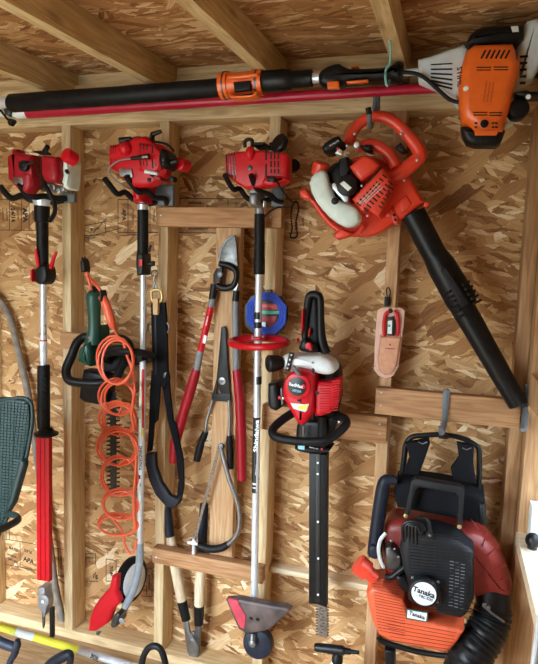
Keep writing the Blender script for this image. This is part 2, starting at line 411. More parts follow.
def text(body, px, py, d, h, m, parent, name='lettering', ang=0, nrm=(0, -1, 0), sx=1, bold=0, up=None, align='CENTER'):
    """raised lettering of cap height h (metres) facing along nrm; ang in degrees in its plane"""
    cu = bpy.data.curves.new(name, 'FONT'); cu.body = body; cu.size = h/.7; cu.align_x = align; cu.align_y = 'CENTER'; cu.extrude = .0002; cu.offset = bold*h; cu.resolution_u = 2
    t = bpy.data.objects.new(name+'_tmp', cu); C.objects.link(t)
    dg = bpy.context.evaluated_depsgraph_get(); me = bpy.data.meshes.new_from_object(t.evaluated_get(dg)); bpy.data.objects.remove(t); bpy.data.curves.remove(cu)
    me.materials.clear(); me.materials.append(M[m]); me.name = name
    n = Vector(nrm).normalized(); u = Vector(up) if up else Vector((0, 0, 1)); u = (u-n*u.dot(n)).normalized(); x = u.cross(n)
    c, s_ = math.cos(math.radians(ang)), math.sin(math.radians(ang))
    X, Y = x*c+u*s_, u*c-x*s_
    p = W(px, py, d) if not isinstance(px, Vector) else px
    o0 = ORG[parent.name]
    for v in me.vertices:
        q = v.co.copy(); v.co = p + X*q.x*sx + Y*q.y + n*(q.z+.0004) - o0
    o = bpy.data.objects.new(name, me); C.objects.link(o); o.parent = parent; ORG[o.name] = o0
    return o
def slots(mb, quads, d, th=.002):
    """thin dark recess strips lying on a face: list of pixel quads"""
    for q in quads:
        mb.prism(q, d+.0006, d-th, r=.0002, n=1)
    return mb
def strip(x0, y0, x1, y1, w):
    """a pixel quad along a line, w px wide"""
    dx, dy = x1-x0, y1-y0; l = math.hypot(dx, dy); nx, ny = -dy/l*w/2, dx/l*w/2
    return [(x0+nx, y0+ny), (x1+nx, y1+ny), (x1-nx, y1-ny), (x0-nx, y0-ny)]
def screw(parent, px, py, d, r=1.1, m='screwm', name='screw'):
    return MB().disc(px, py, d+.0015, r, .003, bev=.4, seg=12).build(name, m, parent)

# ------------------------------------------------------------------ the shed
I = .0254; SD = .089; BD = .127
XR = 1.664              # inner face of the right wall's framing
X0, X1, Y1 = -1.0, 1.664, -2.35
CZ = 2.232              # underside of the roof sheathing at the back wall
wall = struct('wall_back', MB().box((X0-.1, 0, -.02), (XR+.12, .011, 2.32), 0), 'osb')
struct('wall_left', MB().box((X0-.10, Y1, -.02), (X0-.089, 0, 2.3), 0), 'osb_s')
# right wall: sheathing around a window opening
WY0, WY1, WZ0, WZ1 = -.165, -.75, .772, 1.17
m = MB()
XS = XR+.089
m.box((XS, Y1, -.02), (XS+.011, 0, WZ0-.04), 0); m.box((XS, Y1, WZ1), (XS+.011, 0, 2.3), 0)
m.box((XS, WY0, WZ0-.04), (XS+.011, 0, WZ1), 0); m.box((XS, Y1, WZ0-.04), (XS+.011, WY1, WZ1), 0)
struct('wall_right', m, 'osb_s')
struct('floor', MB().box((X0-.1, Y1-.1, -.018), (XR+.12, .01, 0), 0), 'floor')
sl = .04
def roofz(y): return CZ + sl*y
v = [(X0-.12, .02, roofz(.02)), (XS+.02, .02, roofz(.02)), (XS+.02, Y1-.1, roofz(Y1-.1)), (X0-.12, Y1-.1, roofz(Y1-.1))]
v += [(a, b, c+.011) for a, b, c in v]
struct('ceiling', MB().add(v, [(0, 1, 2, 3), (4, 7, 6, 5), (0, 4, 5, 1), (1, 5, 6, 2), (2, 6, 7, 3), (3, 7, 4, 0)]), 'osb_c')
tn = [0]
def trim(mb, m):
    tn[0] += 1; return struct('trim_%d' % tn[0], mb, m)
# studs, 16 inches apart, behind the boards
for k in range(-2, 5):
    x = k*16*I
    trim(MB().box((x, -SD, .038), (x+1.5*I, -.0005, 2.037)), {3: 'tanZ', 4: 'cornerZ'}.get(k, 'pineZ'))
# the corner stud of the right wall and its neighbours under and beside the window
trim(MB().box((XR, -.038-.0005, .038), (XS, -.0005, 2.037)), 'cornerZ')
trim(MB().box((XR, -SD-.038, .038), (XS, -SD, 2.037)), 'cornerZ')
trim(MB().box((XR, WY0+.038, .038), (XS, WY0, 2.037)), 'cornerZ')
for y in (-.57,): trim(MB().box((XR, y, .038), (XS, y-.038, WZ0-.038)), 'tanZ')
trim(MB().box((XR, WY1, .038), (XS, WY1-.038, 2.037)), 'tanZ')
trim(MB().box((XR, WY0, WZ1), (XS, WY1, WZ1+.089)), 'tanZ')
for y in (-1.5, -1.95, -2.4): trim(MB().box((XR, y, .038), (XS, y-.038, 2.037)), 'tanZ')
# plates
trim(MB().box((X0-.089, -SD, 0), (XR, -.0005, .038)), 'pineX')
trim(MB().box((X0-.089, -SD, 2.037), (XR, -.0005, 2.075)), 'pineX')
trim(MB().box((X0-.089, -SD, 2.0755), (XR, -.0005, 2.113)), 'pineX')
trim(MB().box((XR, Y1, 0), (XS, -SD, .038)), 'pineY')
trim(MB().box((XR, Y1, 2.037), (XS, -.0005, 2.113)), 'pineY')
for k in range(3): trim(MB().box((X0-.089, -.5-k*.8, 0.04), (X0, -.538-k*.8, 2.1)), 'pineZ')
# blocking between rafters, above the plate, and the rafters
rx = [-.41, 0.0, .4064, .8128, 1.2192, 1.605]
for x in rx:
    z0 = roofz(-.0)-.0895
    y0, y1 = -.005, Y1-.05
    vv = []
    for X in (x, x+.0381):
        for Y in (y0, y1): vv += [(X, Y, roofz(Y)-.0895), (X, Y, roofz(Y)-.0005)]
    trim(MB().add(vv, [(0, 1, 3, 2), (4, 6, 7, 5), (0, 4, 5, 1), (2, 3, 7, 6), (0, 2, 6, 4), (1, 5, 7, 3)]), 'pineY')
for a, b in zip(rx, rx[1:]):
    trim(MB().box((a+.0386, -.062, 2.1135), (b-.0005, -.0405, 2.185)), 'pineX')
    trim(MB().box((a+.0386, -.040, 2.1135), (b-.0005, -.003, CZ-.002)), 'pineX')
trim(MB().box((X0-.08, -.040, 2.1135), (rx[0]-.0005, -.003, CZ-.002)), 'pineX')
# window in the right wall: sill, pane
wn = MB().box((XR-.004, WY0+.0, WZ0-.038), (XS, WY1, WZ0), .002).build('window_1', 'palex'); wn['kind'] = 'structure'
m, nt, b = nodes('window_glass'); b.inputs['Transmission Weight'].default_value = 1; b.inputs['Roughness'].default_value = 0; b.inputs['IOR'].default_value = 1.1; M['glass'] = m
pn = MB().box((XS-.012, WY0, WZ0), (XS-.009, WY1, WZ1), 0); pn.build('window_pane', 'glass', wn)
# front of the shed: unseen wall and doorway, opening placed to shape the daylight
struct('wall_front', MB().box((X0-.1, Y1-.011, -.02), (-.88, Y1, 2.2), 0).box((.60, Y1-.011, -.02), (XS, Y1, 2.2), 0).box((-.88, Y1-.011, 1.93), (.60, Y1, 2.2), 0), 'osb')
# stamped grade marks on the sheathing
def frame(mb, pts, w=.0012):
    for i in range(len(pts)):
        a, b_ = W(*pts[i], .0), W(*pts[(i+1) % len(pts)], .0); mb.obox(a, b_, w, .0004, 0)
def line(mb, x0, y0, x1, y1, w=.003): mb.obox(W(x0, y0, .0), W(x1, y1, .0), w, .0006, 0)
ink = MB()
cc = crop(0, 180, 8.41)
for q in [(0, 163, 300, 160), (0, 420, 330, 425), (80, 163, 80, 420), (180, 163, 180, 423), (245, 163, 245, 423), (300, 300, 300, 423)]:
    (a, b_), (c2, d2) = cc(*q); line(ink, a, b_, c2, d2)
for q in [(84, 238, 121, 228), (93, 233, 106, 219), (75, 226, 82, 240), (121, 236, 158, 232), (60, 230, 107, 221.5), (84, 235.5, 105, 235), (105, 221.5, 106, 234), (155, 200, 160, 233)]:
    line(ink, *q)
for q in [(118, 199.5, 139, 199.5), (118, 199.5, 118, 232), (118, 232.5, 160, 232.5), (128, 200, 128, 232), (150, 200, 150, 232), (140, 198, 250, 199), (178, 232.5, 250, 233.5), (250, 199, 300, 199), (180, 199, 180, 206), (228, 199, 228, 206), (283, 200, 283, 233), (288, 233, 300, 233)]:
    line(ink, *q)
cc = crop(0, 530, 7.69)
for q in [(40, 70, 275, 110), (40, 262, 275, 310), (155, 95, 155, 285), (400, 135, 490, 150), (400, 340, 490, 360), (450, 150, 450, 350), (400, 135, 400, 340)]:
    (a, b_), (c2, d2) = cc(*q); line(ink, a, b_, c2, d2)
cc = crop(60, 530, 5.38)
for q in [(135, 128, 192, 128), (192, 128, 192, 190), (140, 128, 140, 165), (248, 155, 302, 165), (302, 165, 302, 270), (302, 275, 248, 275), (248, 275, 248, 155), (140, 275, 205, 278), (190, 225, 195, 270), (470, 205, 495, 205), (495, 205, 495, 355), (440, 355, 495, 358), (470, 205, 465, 350)]:
    (a, b_), (c2, d2) = cc(*q); line(ink, a, b_, c2, d2)
ink.build('grade_mark', 'ink', wall)
def wt(s_, px, py, h, ang=0, bold=.02): text(s_, px, py, .0, h*1.12, 'ink', wall, 'stamped_lettering', ang, bold=bold+.035)
wt('APA', 25, 215, .019, -88, .04); wt('24/16', 13, 215, .016, -88, .03)
for i in range(5): wt('RATED SHEATHING'[:9+i], 33-i*.0+(0, 3, -15, -26, -30)[i], 215, .0045, -88)
wt('PS 2-04', 95, 229, .008, 12); wt('WEST', 76, 234, .010, 14); wt('EXPOSURE 1', 92, 238, .0045, 8)
wt('APA', 124, 215, .014, -90, .03); wt('RATED', 133, 216, .007, -90); wt('24/16', 145, 216, .010, -90, .03); wt('STRUCTURAL', 154, 216, .0045, -90)
wt('EXPOSURE 1', 196, 203, .007); wt('SIZED FOR SPACING', 198, 229, .0055); wt('PS 2-04', 240, 204, .007); wt('THICKNESS', 242, 230, .0055); wt('PS 2', 296, 226, .009, -80); wt('SPAN 24', 303, 222, .005, -80)
wt('6', 75, 238, .013, 14)
cc = crop(0, 530, 7.69)
for s_, q, h in (('RATED', (110, 150), .011), ('EXPOSURE 1', (95, 200), .006), ('SHEATHING', (100, 235), .006), ('24/16', (215, 165), .011), ('APA', (220, 235), .018)):
    (a, b_), = cc(*q); wt(s_, a, b_, h, -9, .03)
(a, b_), = cc(425, 240); wt('PS 2-04', a, b_, .009, -92); (a, b_), = cc(470, 250); wt('SPAN RATING', a, b_, .006, -92)
cc = crop(60, 530, 5.38)
for s_, q, h, an in (('RATED', (165, 150), .006, 0), ('16', (190, 250), .017, -8), ('7/16', (275, 215), .013, -88), ('EXPOSURE', (480, 280), .008, -90), ('M', (278, 240), .008, -90)):
    (a, b_), = cc(*q); wt(s_, a, b_, h, an, .03)

# ------------------------------------------------------------------ light: daylight only
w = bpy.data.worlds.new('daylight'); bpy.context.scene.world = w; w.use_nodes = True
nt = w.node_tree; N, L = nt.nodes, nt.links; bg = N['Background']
tc = N.new('ShaderNodeTexCoord'); sp = N.new('ShaderNodeSeparateXYZ'); L.new(tc.outputs['Generated'], sp.inputs[0])
r = N.new('ShaderNodeValToRGB'); r.color_ramp.elements[0].position = .0; r.color_ramp.elements[1].position = 1
mr = N.new('ShaderNodeMapRange'); mr.inputs['From Min'].default_value = -1; mr.inputs['From Max'].default_value = 1; L.new(sp.outputs['Z'], mr.inputs['Value']); L.new(mr.outputs[0], r.inputs['Fac'])
e = r.color_ramp.elements; e[0].color = (.25, .26, .24, 1); e[1].color = (1.3, 1.65, 2.1, 1)
for p, c in ((.48, (.34, .38, .36)), (.53, (.50, .57, .58)), (.60, (1.15, 1.34, 1.5)), (.75, (1.65, 1.98, 2.35))):
    x = e.new(p); x.color = (*c, 1)
# low sky colour dimmed on the window's side to weaken light from there
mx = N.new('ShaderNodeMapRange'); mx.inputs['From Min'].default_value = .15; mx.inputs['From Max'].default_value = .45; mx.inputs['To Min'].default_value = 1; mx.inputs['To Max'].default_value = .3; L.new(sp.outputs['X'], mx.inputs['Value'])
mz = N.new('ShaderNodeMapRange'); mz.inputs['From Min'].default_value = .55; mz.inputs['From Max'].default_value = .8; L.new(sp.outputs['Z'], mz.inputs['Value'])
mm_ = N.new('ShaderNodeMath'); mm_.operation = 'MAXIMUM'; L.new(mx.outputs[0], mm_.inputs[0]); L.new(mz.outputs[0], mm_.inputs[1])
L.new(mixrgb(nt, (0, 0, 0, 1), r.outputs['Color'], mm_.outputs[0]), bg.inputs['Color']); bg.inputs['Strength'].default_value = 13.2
vs = bpy.context.scene.view_settings
vs.view_transform = 'Standard'; vs.look = 'None'; vs.exposure = 0.0; vs.gamma = 1; vs.use_curve_mapping = False
# ================================================================== boards screwed across the studs
def board(pts4, d0, d1, m, label, screws=(), group=None, name='mounting_board'):
    xs = [W(x, y, d0) for x, y in pts4]
    x0, x1 = min(p.x for p in xs), max(p.x for p in xs)
    z0 = (xs[2].z+xs[3].z)/2; z1 = (xs[0].z+xs[1].z)/2
    t = thing(name, label, 'board', Vector(((x0+x1)/2, -d1, z0)), group)
    MB().box((x0, -d0, z0), (x1, -d1, z1), .0015).build('plank', m, t)
    for x, y in screws: screw(t, x, y, d0, .95)
    return t
board([(156, 207), (281, 208), (281, 227), (156, 227)], BD, SD+.0003, 'tanX', 'short reddish wooden board behind the middle trimmer heads, level across two studs', [(160.5, 215), (270, 217)])
board([(376, 388), (519, 400), (519, 430), (376, 413)], BD, SD+.0003, 'tanX', 'reddish wooden board under the tan leather sheath, two hooks screwed to it', [(381.3, 392.8), (380.7, 405.5)])
board([(262, 407), (387, 415), (386, 441), (262, 432)], BD, SD+.0003, 'tanX', 'wooden board passing behind the red and white hedge trimmer', [(379.5, 424.3), (379.5, 434)])
board([(152.5, 547.5), (262, 569), (262, 583), (152.5, 564)], BD, SD+.0003, 'tanX', 'low knotty wooden board holding the upright wooden-handled lopper', [(156, 557.5)])
board([(60, 334), (108, 334), (108, 350.5), (60, 350.5)], BD-.01, SD+.0003, 'tanX', 'small dark reddish board behind the green hedge trimmer')
# flat upright plank behind loppers and shears
a0, a1 = W(216.3, 300, SD), W(240.5, 300, SD)
t = thing('backing_plank', 'pale upright plank behind the hedge shears and bow saw', 'board', Vector(((a0.x+a1.x)/2-.01, -.07, .5)))
zb = W(205, 556, SD).z; zt = W(230, 222, SD).z
MB().box((a0.x-.006, -SD, zb), (a1.x-.006, -.052, zt), .0015).build('plank', 'tanZ', t)
q0, q1 = W(262, 568.5, .045), W(369, 588, .045)
l = MB().box((.8128+.0385, -.045, (q0.z+q1.z)/2-.009), (1.2190, -.0005, (q0.z+q1.z)/2+.010), .001).build('wooden_lath', 'palex')
tag(l, 'thin pale lath between two studs behind the long black blade cover', 'lath')

# ================================================================== hooks
def hanger(label, plate, arms, d_arm=.30, group=None, mplate='hook'):
    """grey plate on the wall with two wavy rubber arms that carry an engine head"""
    t = thing('tool_hanger', label, 'hook', (plate[0][0], plate[2][1], SD), group)
    MB().prism(plate, BD+.016, BD+.0008 if plate[0][1] > 0 else SD, r=.004).build('back_plate', mplate, t)
    for a in arms:
        n = len(a); da = lambda i: BD+.012+(d_arm-BD-.012)*(1-i/(n-1))
        MB().ptube([(x, y, da(i)) for i, (x, y) in enumerate(a)], 2.6, 10, smooth=4).build('wavy_arm', 'rubber', t)
    return t

# ================================================================== three straight-shaft machines on the left
# --- pole hedge trimmer with red blade cover
c = crop(0, 120, 5.978)
hg = hanger('grey tool hanger with wavy black arms under the leftmost engine', c(365, 425, 460, 425, 460, 495, 365, 495),
       [c(0, 395, 35, 440, 75, 468, 135, 450, 185, 478, 300, 490, 380, 480), c(120, 385, 145, 430, 205, 460, 262, 455, 330, 468, 400, 470)], .275)
t = thing('pole_hedge_trimmer', 'leftmost upright long trimmer with dull red engine and long red blade cover', 'hedge trimmer', (43, 420, .17))
b = MB()
b.prism(c(32, 215, 66, 203, 70, 168, 112, 170, 126, 192, 240, 205, 250, 240, 250, 400, 205, 452, 130, 437, 82, 395, 36, 362), .27, .215, .022, 5, rb=.006)
b.build('engine_cover', 'dred', t)
b = MB().prism(c(236, 208, 385, 215, 404, 335, 386, 388, 270, 378, 240, 330), .285, .23, .018, 4); b.build('engine_cowl', 'dred', t)
mb = MB()
for y in (250, 290, 330): slots(mb, [strip(*[v for p in c(213, y, 222, y+14) for v in p], .9)], .27)
slots(mb, [strip(*[v for p in c(232, 235+k*32, 234, 255+k*32) for v in p], .7) for k in range(4)], .285); mb.build('vent_grille', 'black', t)
MB().prism(c(95, 240, 200, 245, 210, 335, 150, 330, 105, 290), .276, .26, .008).build('starter_recess', 'dred', t)
MB().prism(c(110, 200, 330, 215, 330, 400, 220, 430, 130, 400), .225, .13, .01, 2).build('engine_block', 'dsteel', t)
s_ = MB().disc(*c(135, 272)[0], .292, 4.6, .018).build('starter_knob', 'black', t)
MB().ptube([(*c(140, 272)[0], .294), (*c(205, 252)[0], .290)], 1.0).build('pull_cord', 'black', t)
MB().prism(c(75, 340, 140, 345, 142, 388, 82, 382), .273, .268, .001).build('rating_label', 'steel', t)
MB().prism(c(385, 240, 425, 198, 470, 250, 466, 300, 448, 420, 380, 418, 384, 388, 404, 335), .25, .18, .022, 4, smooth=2).build('fuel_tank', 'tankw', t)
p = c(386, 202)[0]; MB().disc(*p, .262, 6.4, .05, (-.3, -1, .35), .35).build('fuel_cap', 'bred', t)
MB().prism(c(205, 188, 300, 184, 300, 208, 205, 205), .24, .19, .004).ptube([(*c(262, 195)[0], .24), (*c(285, 158)[0], .25)], 2.2).disc(*c(275, 184)[0], .25, 1.6, .006).build('choke_lever', 'black', t)
b = MB()
b.prism(c(282, 382, 330, 378, 350, 400, 420, 425, 418, 445, 350, 448, 300, 440), .235, .15, .006)
b.disc(*c(310, 405)[0], .245, 3.0, .02).disc(*c(345, 425)[0], .242, 2.5, .02).disc(*c(372, 412)[0], .24, 2.2, .02).build('carburetor', 'cast', t)
MB().ptube([(*c(262, 378)[0], .26), (*c(292, 430)[0], .262), (*c(322, 490)[0], .25), (*c(328, 550)[0], .22), (*c(300, 600)[0], .19)], 2.0, smooth=4).build('throttle_cable', 'rubber', t)
MB().ptube([(*c(395, 300)[0], .25), (*c(408, 320)[0], .25)], 1.6).build('tank_clip', 'black', t)
def shaft(t, pts, r, m, name, seg=16): return MB().ptube(pts, r, seg).build(name, m, t)
SH = .17
MB().ptube([(43, 195, SH), (42.5, 200, SH), (42.3, 206, SH)], [7.5, 8.6, 6.8], 18).build('clutch_collar', 'alu', t)
MB().ptube([(42, 205, SH), (42, 222, SH), (42.3, 222.6, SH), (42.8, 267, SH)], [6.6, 6.4, 5.1, 4.9], 16).build('upper_grip', 'rubber', t)
b = MB().prism(catmull([(35.5, 268), (49, 264), (55.5, 270), (55.5, 279), (49, 284.5), (38, 283.5), (34.5, 277)], 3, True), .20, .145, .01); cg = b.build('throttle_control', 'black', t)
MB().prism([(34.2, 269.5), (37.5, 269), (37.5, 282), (34.2, 280)], .203, .150, .002).build('control_shell', 'red', cg)
MB().ptube([(39, 268, .19), (37, 258, .20), (35.8, 249, .205)], [1.9, 1.6, 1.2], smooth=3).build('throttle_trigger', 'bred', t)
MB().ptube([(51, 268, .19), (53.5, 259, .20), (56.5, 252, .205)], [1.9, 1.6, 1.1], smooth=3).build('throttle_lock', 'bred', t)
shaft(t, [(43.3, 283, SH), (43.6, 366, SH)], 2.9, 'alu', 'shaft')
lb = MB().ptube([(43.45, 341, SH), (43.55, 361, SH)], 3.05, 16).build('shaft_label', 'wdecal', t)
text('CAUTION', 43.4, 349, SH-.0125+.024, .004, 'ink', lb, ang=-90); MB().ptube([(43.45, 339.6, SH), (43.45, 341, SH)], 3.1, 16).build('label_stripe', 'red', lb)
g = MB().ptube([(43.6, 365, SH), (43.7, 366, SH), (43.7, 428, SH)], [4.4, 5.3, 5.3], 16).build('lower_grip', 'rubber', t)
rg = MB()
for k in range(9): rg.ptube([(41.5, 371+k*6, SH+.0165), (46, 373+k*6, SH+.0165)], .45, 6)
rg.build('grip_ribs', 'shade', g)
MB().lathe(W(46.3, 436, .175), (0, 0, 1), [(0, .030), (.006, .045), (.012, .046), (.018, .032), (.034, .021)], 20).build('grip_flange', 'black', t)
MB().prism([(36, 435.5), (52.3, 435.5), (52.3, 582.5), (44, 581), (36.5, 580)], .178, .157, .004).build('blade_cover', 'bred', t)
rg = MB(); 
for x in (40, 44.5, 48.8): rg.prism([(x-.7, 437), (x+.7, 437), (x+.9, 580), (x-.5, 580)], .1815, .177, .0015)
rg.build('cover_rib', 'bred', t)
h = MB().prism(catmull([(38.5, 581), (50, 582), (50.5, 590), (53, 596), (53.5, 606), (51, 616), (46, 619), (45, 612), (39, 607), (37, 598), (38.5, 590)], 2, True), .195, .15, .006)
h.disc(43.5, 601, .203, 5.0, .012).build('gear_case', 'cast', t)
screw(t, 42.5, 602, .203, 1.4, 'white', 'grease_screw')
MB().prism([(41.8, 612), (45.5, 612), (45.2, 626), (43.4, 629), (42.2, 624)], .182, .172, .001).build('blade_tip', 'dsteel', t)
MB().prism([(49, 606), (55, 606), (55, 638.5), (49.3, 637)], .185, .17, .003).disc(52.3, 611.5, .187, 1.2, .004).build('folded_blade', 'black', t)

# --- edger with red guard and white wheel
c = crop(100, 120, 5.978)
hanger('grey tool hanger plate with wavy black arms under the second engine from the left', c(318, 385, 450, 388, 446, 515, 316, 512),
       [c(28, 350, 60, 392, 105, 442, 150, 432, 195, 470, 270, 500, 340, 490), c(155, 335, 190, 385, 232, 432, 280, 425, 325, 462, 385, 470, 400, 500)], .285)
t = thing('lawn_edger', 'upright lawn edger with red engine, white wheel and red blade guard at its foot', 'edger', (143, 400, .17))
MB().prism(c(46, 152, 102, 142, 120, 150, 218, 100, 290, 92, 345, 135, 402, 150, 455, 190, 455, 230, 430, 330, 345, 400, 300, 410, 205, 415, 150, 372, 98, 318, 46, 292), .27, .22, .018, 5, rb=.006).build('engine_cover', 'red', t)
MB().prism(c(205, 395, 330, 385, 318, 430, 312, 510, 213, 510, 200, 440), .235, .13, .02, 4).build('clutch_housing', 'red', t)
MB().prism(c(225, 135, 345, 150, 395, 200, 380, 300, 330, 335, 232, 310), .285, .26, .012).build('cover_panel', 'red', t)
mb = MB()
for x in (242, 262, 282):
    slots(mb, [strip(*[v for p in c(x-4, 146, x+2, 180) for v in p], 1.3), strip(*[v for p in c(x-4, 243, x+2, 276) for v in p], 1.3)], .285)
slots(mb, [strip(*[v for p in c(313, 150, 316, 198) for v in p], 1.9), strip(*[v for p in c(313, 235, 316, 290) for v in p], 1.7), strip(*[v for p in c(338, 160, 340, 178) for v in p], 1.2), strip(*[v for p in c(332, 255, 336, 278) for v in p], 1.2)], .285)
for x in (68, 80, 92): slots(mb, [strip(*[v for p in c(x, 155, x, 205) for v in p], .8), strip(*[v for p in c(x, 228, x, 272) for v in p], .8)], .27)
mb.build('vent_grille', 'black', t)
MB().prism(c(120, 160, 360, 150, 360, 330, 300, 380, 160, 360), .23, .12, .01, 2).build('engine_block', 'dsteel', t)
MB().pell(*c(152, 172)[0], .272, 6.3, 6.3, .022).build('cover_bulge', 'red', t)
bo = MB().ptube([(*c(188, 230)[0], .30), (*c(292, 217)[0], .305)], [1.7, 2.5], 12).build('spark_plug_boot', 'black', t)
MB().ptube([(*c(255, 221)[0], .309), (*c(290, 217)[0], .311)], 1.5, 8).build('boot_tip', 'steel', bo)
MB().ptube([(*c(188, 230)[0], .30), (*c(110, 245)[0], .295), (*c(52, 295)[0], .285), (*c(75, 345)[0], .28), (*c(130, 385)[0], .26), (*c(180, 410)[0], .22)], .75, smooth=5).build('throttle_cable', 'grey', t)
MB().prism(c(112, 290, 195, 294, 202, 345, 118, 338), .276, .268, .001).build('rating_label', 'steel', t)
MB().prism(c(368, 172, 400, 166, 445, 195, 456, 230, 440, 300, 400, 312, 360, 285, 350, 230), .31, .24, .016, 4, smooth=2).build('air_filter', 'black', t)
text('E', *c(378, 240)[0], .311, .008, 'grey', t)
MB().disc(*c(468, 260)[0], .235, 6.2, .05, (-.2, -1, 0), .35).build('fuel_cap', 'bred', t)
MB().ptube([(*c(425, 255)[0], .285), (*c(462, 245)[0], .285)], 2.4).build('cap_tether', 'black', t)
b = MB().ptube([(*c(120, 125)[0], .25), (*c(185, 112)[0], .25)], [3.2, 2.2], 12).ptube([(*c(185, 112)[0], .25), (*c(240, 105)[0], .255), (*c(300, 125)[0], .25)], 1.0, smooth=3)
b.ptube([(*c(310, 125)[0], .24), (*c(315, 85)[0], .24), (*c(365, 68)[0], .24)], [3.0, 2.6, 1.9], 10).ptube([(*c(330, 130)[0], .25), (*c(400, 145)[0], .26), (*c(440, 185)[0], .27)], 1.1, smooth=3).build('ignition_lead', 'black', t)
MB().prism(c(265, 300, 350, 315, 420, 350, 425, 380, 340, 372, 272, 318), .27, .20, .005).build('primer_bracket', 'dred', t)
MB().ptube([(*c(270, 308)[0], .288), (*c(345, 322)[0], .288)], [1.9, 1.5], 10).build('primer_tube', 'lgrey', t)
MB().disc(*c(292, 358)[0], .273, 2.0, .01).build('fuel_fitting', 'black', t); MB().disc(*c(425, 350)[0], .25, 2.6, .03).build('fuel_fitting', 'black', t)
MB().ptube([(143, 204.5, SH), (142.8, 210.5, SH)], 4.8, 18).build('clutch_collar', 'alu', t)
g = MB().ptube([(143, 210, SH), (142.8, 254, SH)], 5.1, 16).build('upper_grip', 'rubber', t)
rg = MB()
for k in range(16): rg.tube([W(143, 212.5+k*2.5, SH)+Vector((0, 0, 0)), W(143, 213.3+k*2.5, SH)], .0178, 14)
rg.build('grip_ribs', 'shade', g)
k_ = MB().prism([(137, 254), (149, 253), (150.5, 263), (149, 275), (138.5, 275.5), (136.7, 265)], .20, .142, .006, 3).ptube([(149, 264, .18), (154, 263.5, .18)], 2.4).ptube([(149, 252, .19), (150.8, 245, .195)], 1.2).build('throttle_control', 'black', t)
MB().prism([(138.8, 259.5), (142.8, 259.5), (142.8, 266), (138.8, 266)], .204, .198, .001).build('stop_switch', 'bred', k_)
MB().ptube([(143.3, 275, SH), (142.9, 360, SH), (141, 470, SH), (139.8, 545, SH)], 2.9, 16).build('shaft', 'alu', t)
lb = MB().ptube([(143, 366, SH), (140.7, 492, SH)], 3.0, 16).build('shaft_decal', 'wdecal', t)
f1 = SH+.0125
MB().prism([(141.9, 369), (144.4, 369), (143.8, 428), (142.2, 428)], f1, f1-.004, .001).build('red_stripe', 'bred', lb)
MB().prism([(141.0, 371), (141.9, 371), (142.1, 430), (143.8, 430), (143.4, 438), (141.6, 434)], f1-.0006, f1-.004, .0005).build('yellow_stripe', 'yellow', lb)
text('EDGE TRIMMER', 139.9, 413, f1-.001, .0045, 'ink', lb, ang=-91)
text('SHINDAIWA', 140.2, 458, f1-.0004, .0120, 'ink', lb, ang=-91, sx=.95, bold=.03)
MB().ptube([(140.8, 474, SH), (140.7, 478, SH)], 3.1, 16).build('decal_band', 'bdecal', lb)
text('AH', 140.3, 485, f1-.0002, .006, 'ink', lb, ang=-91)
b = MB().ptube([(128+24*math.cos(a), 357+(4.5+1.5*math.sin(a*.5))*math.sin(a), .17+.085*math.sin(-a)+.03) for a in [2*PI*i/28 for i in range(28)]], 3.3, 10, closed=True)
lh = b.build('loop_handle', 'rubber', t)
MB().prism([(136, 352), (148, 350), (150, 361), (138, 363)], .2, .142, .006).build('handle_clamp', 'black', t)
MB().ptube([(139.8, 543, SH), (139.6, 560, SH), (137, 578, SH+.005), (131.5, 594, SH+.015), (125, 607, SH+.02)], 3.4, 14, smooth=4).build('curved_shaft_end', 'slate', t)
MB().prism(catmull([(124.5, 604), (128.5, 609), (124.5, 616), (124.5, 624), (119, 628.5), (112, 628), (110.5, 621), (114, 612), (118, 606.5)], 2, True), .222, .16, .008).build('gear_case', 'dsteel', t)
screw(t, 121.5, 621, .223, 2.6, 'slate', 'gear_bolt')
q = crop(60, 520, 3.843)
gd = MB().prism(q(105, 430, 112, 375, 130, 330, 152, 298, 180, 268, 196, 252, 206, 205, 234, 200, 230, 270, 246, 312, 218, 338, 200, 385, 190, 398, 140, 430), .225, .20, .012, 4).build('blade_guard', 'bred', t)
MB().prism(q(140, 420, 150, 375, 175, 318, 205, 282, 215, 285, 190, 330, 175, 372, 160, 410), .209, .2, .003, 3).build('guard_ridge', 'bred', gd)
MB().prism(q(140, 428, 160, 426, 150, 445, 138, 440), .18, .176, .001).build('edger_blade', 'dsteel', t)
ax = Vector((1, -.16, .06))
wc = W(132.5, 580, .125); u = S(130, 580, .175)
wh = MB().lathe(wc-ax.normalized()*.024, ax, [(0, 15*u), (.004, 19*u), (.010, 20.5*u), (.024, 20.5*u), (.03, 19*u), (.034, 15*u)], 32).build('wheel_tyre', 'rubber', t)
MB().lathe(wc+ax.normalized()*.004, ax, [(0, 15.5*u), (.006, 15.5*u), (.008, 14.5*u), (.0085, 4*u), (.013, 3.5*u)], 32).build('wheel_disc', 'white', t)
MB().lathe(wc+ax.normalized()*.012, ax, [(0, 2.2*u), (.012, 2.0*u)], 12).build('axle_bolt', 'cast', t)

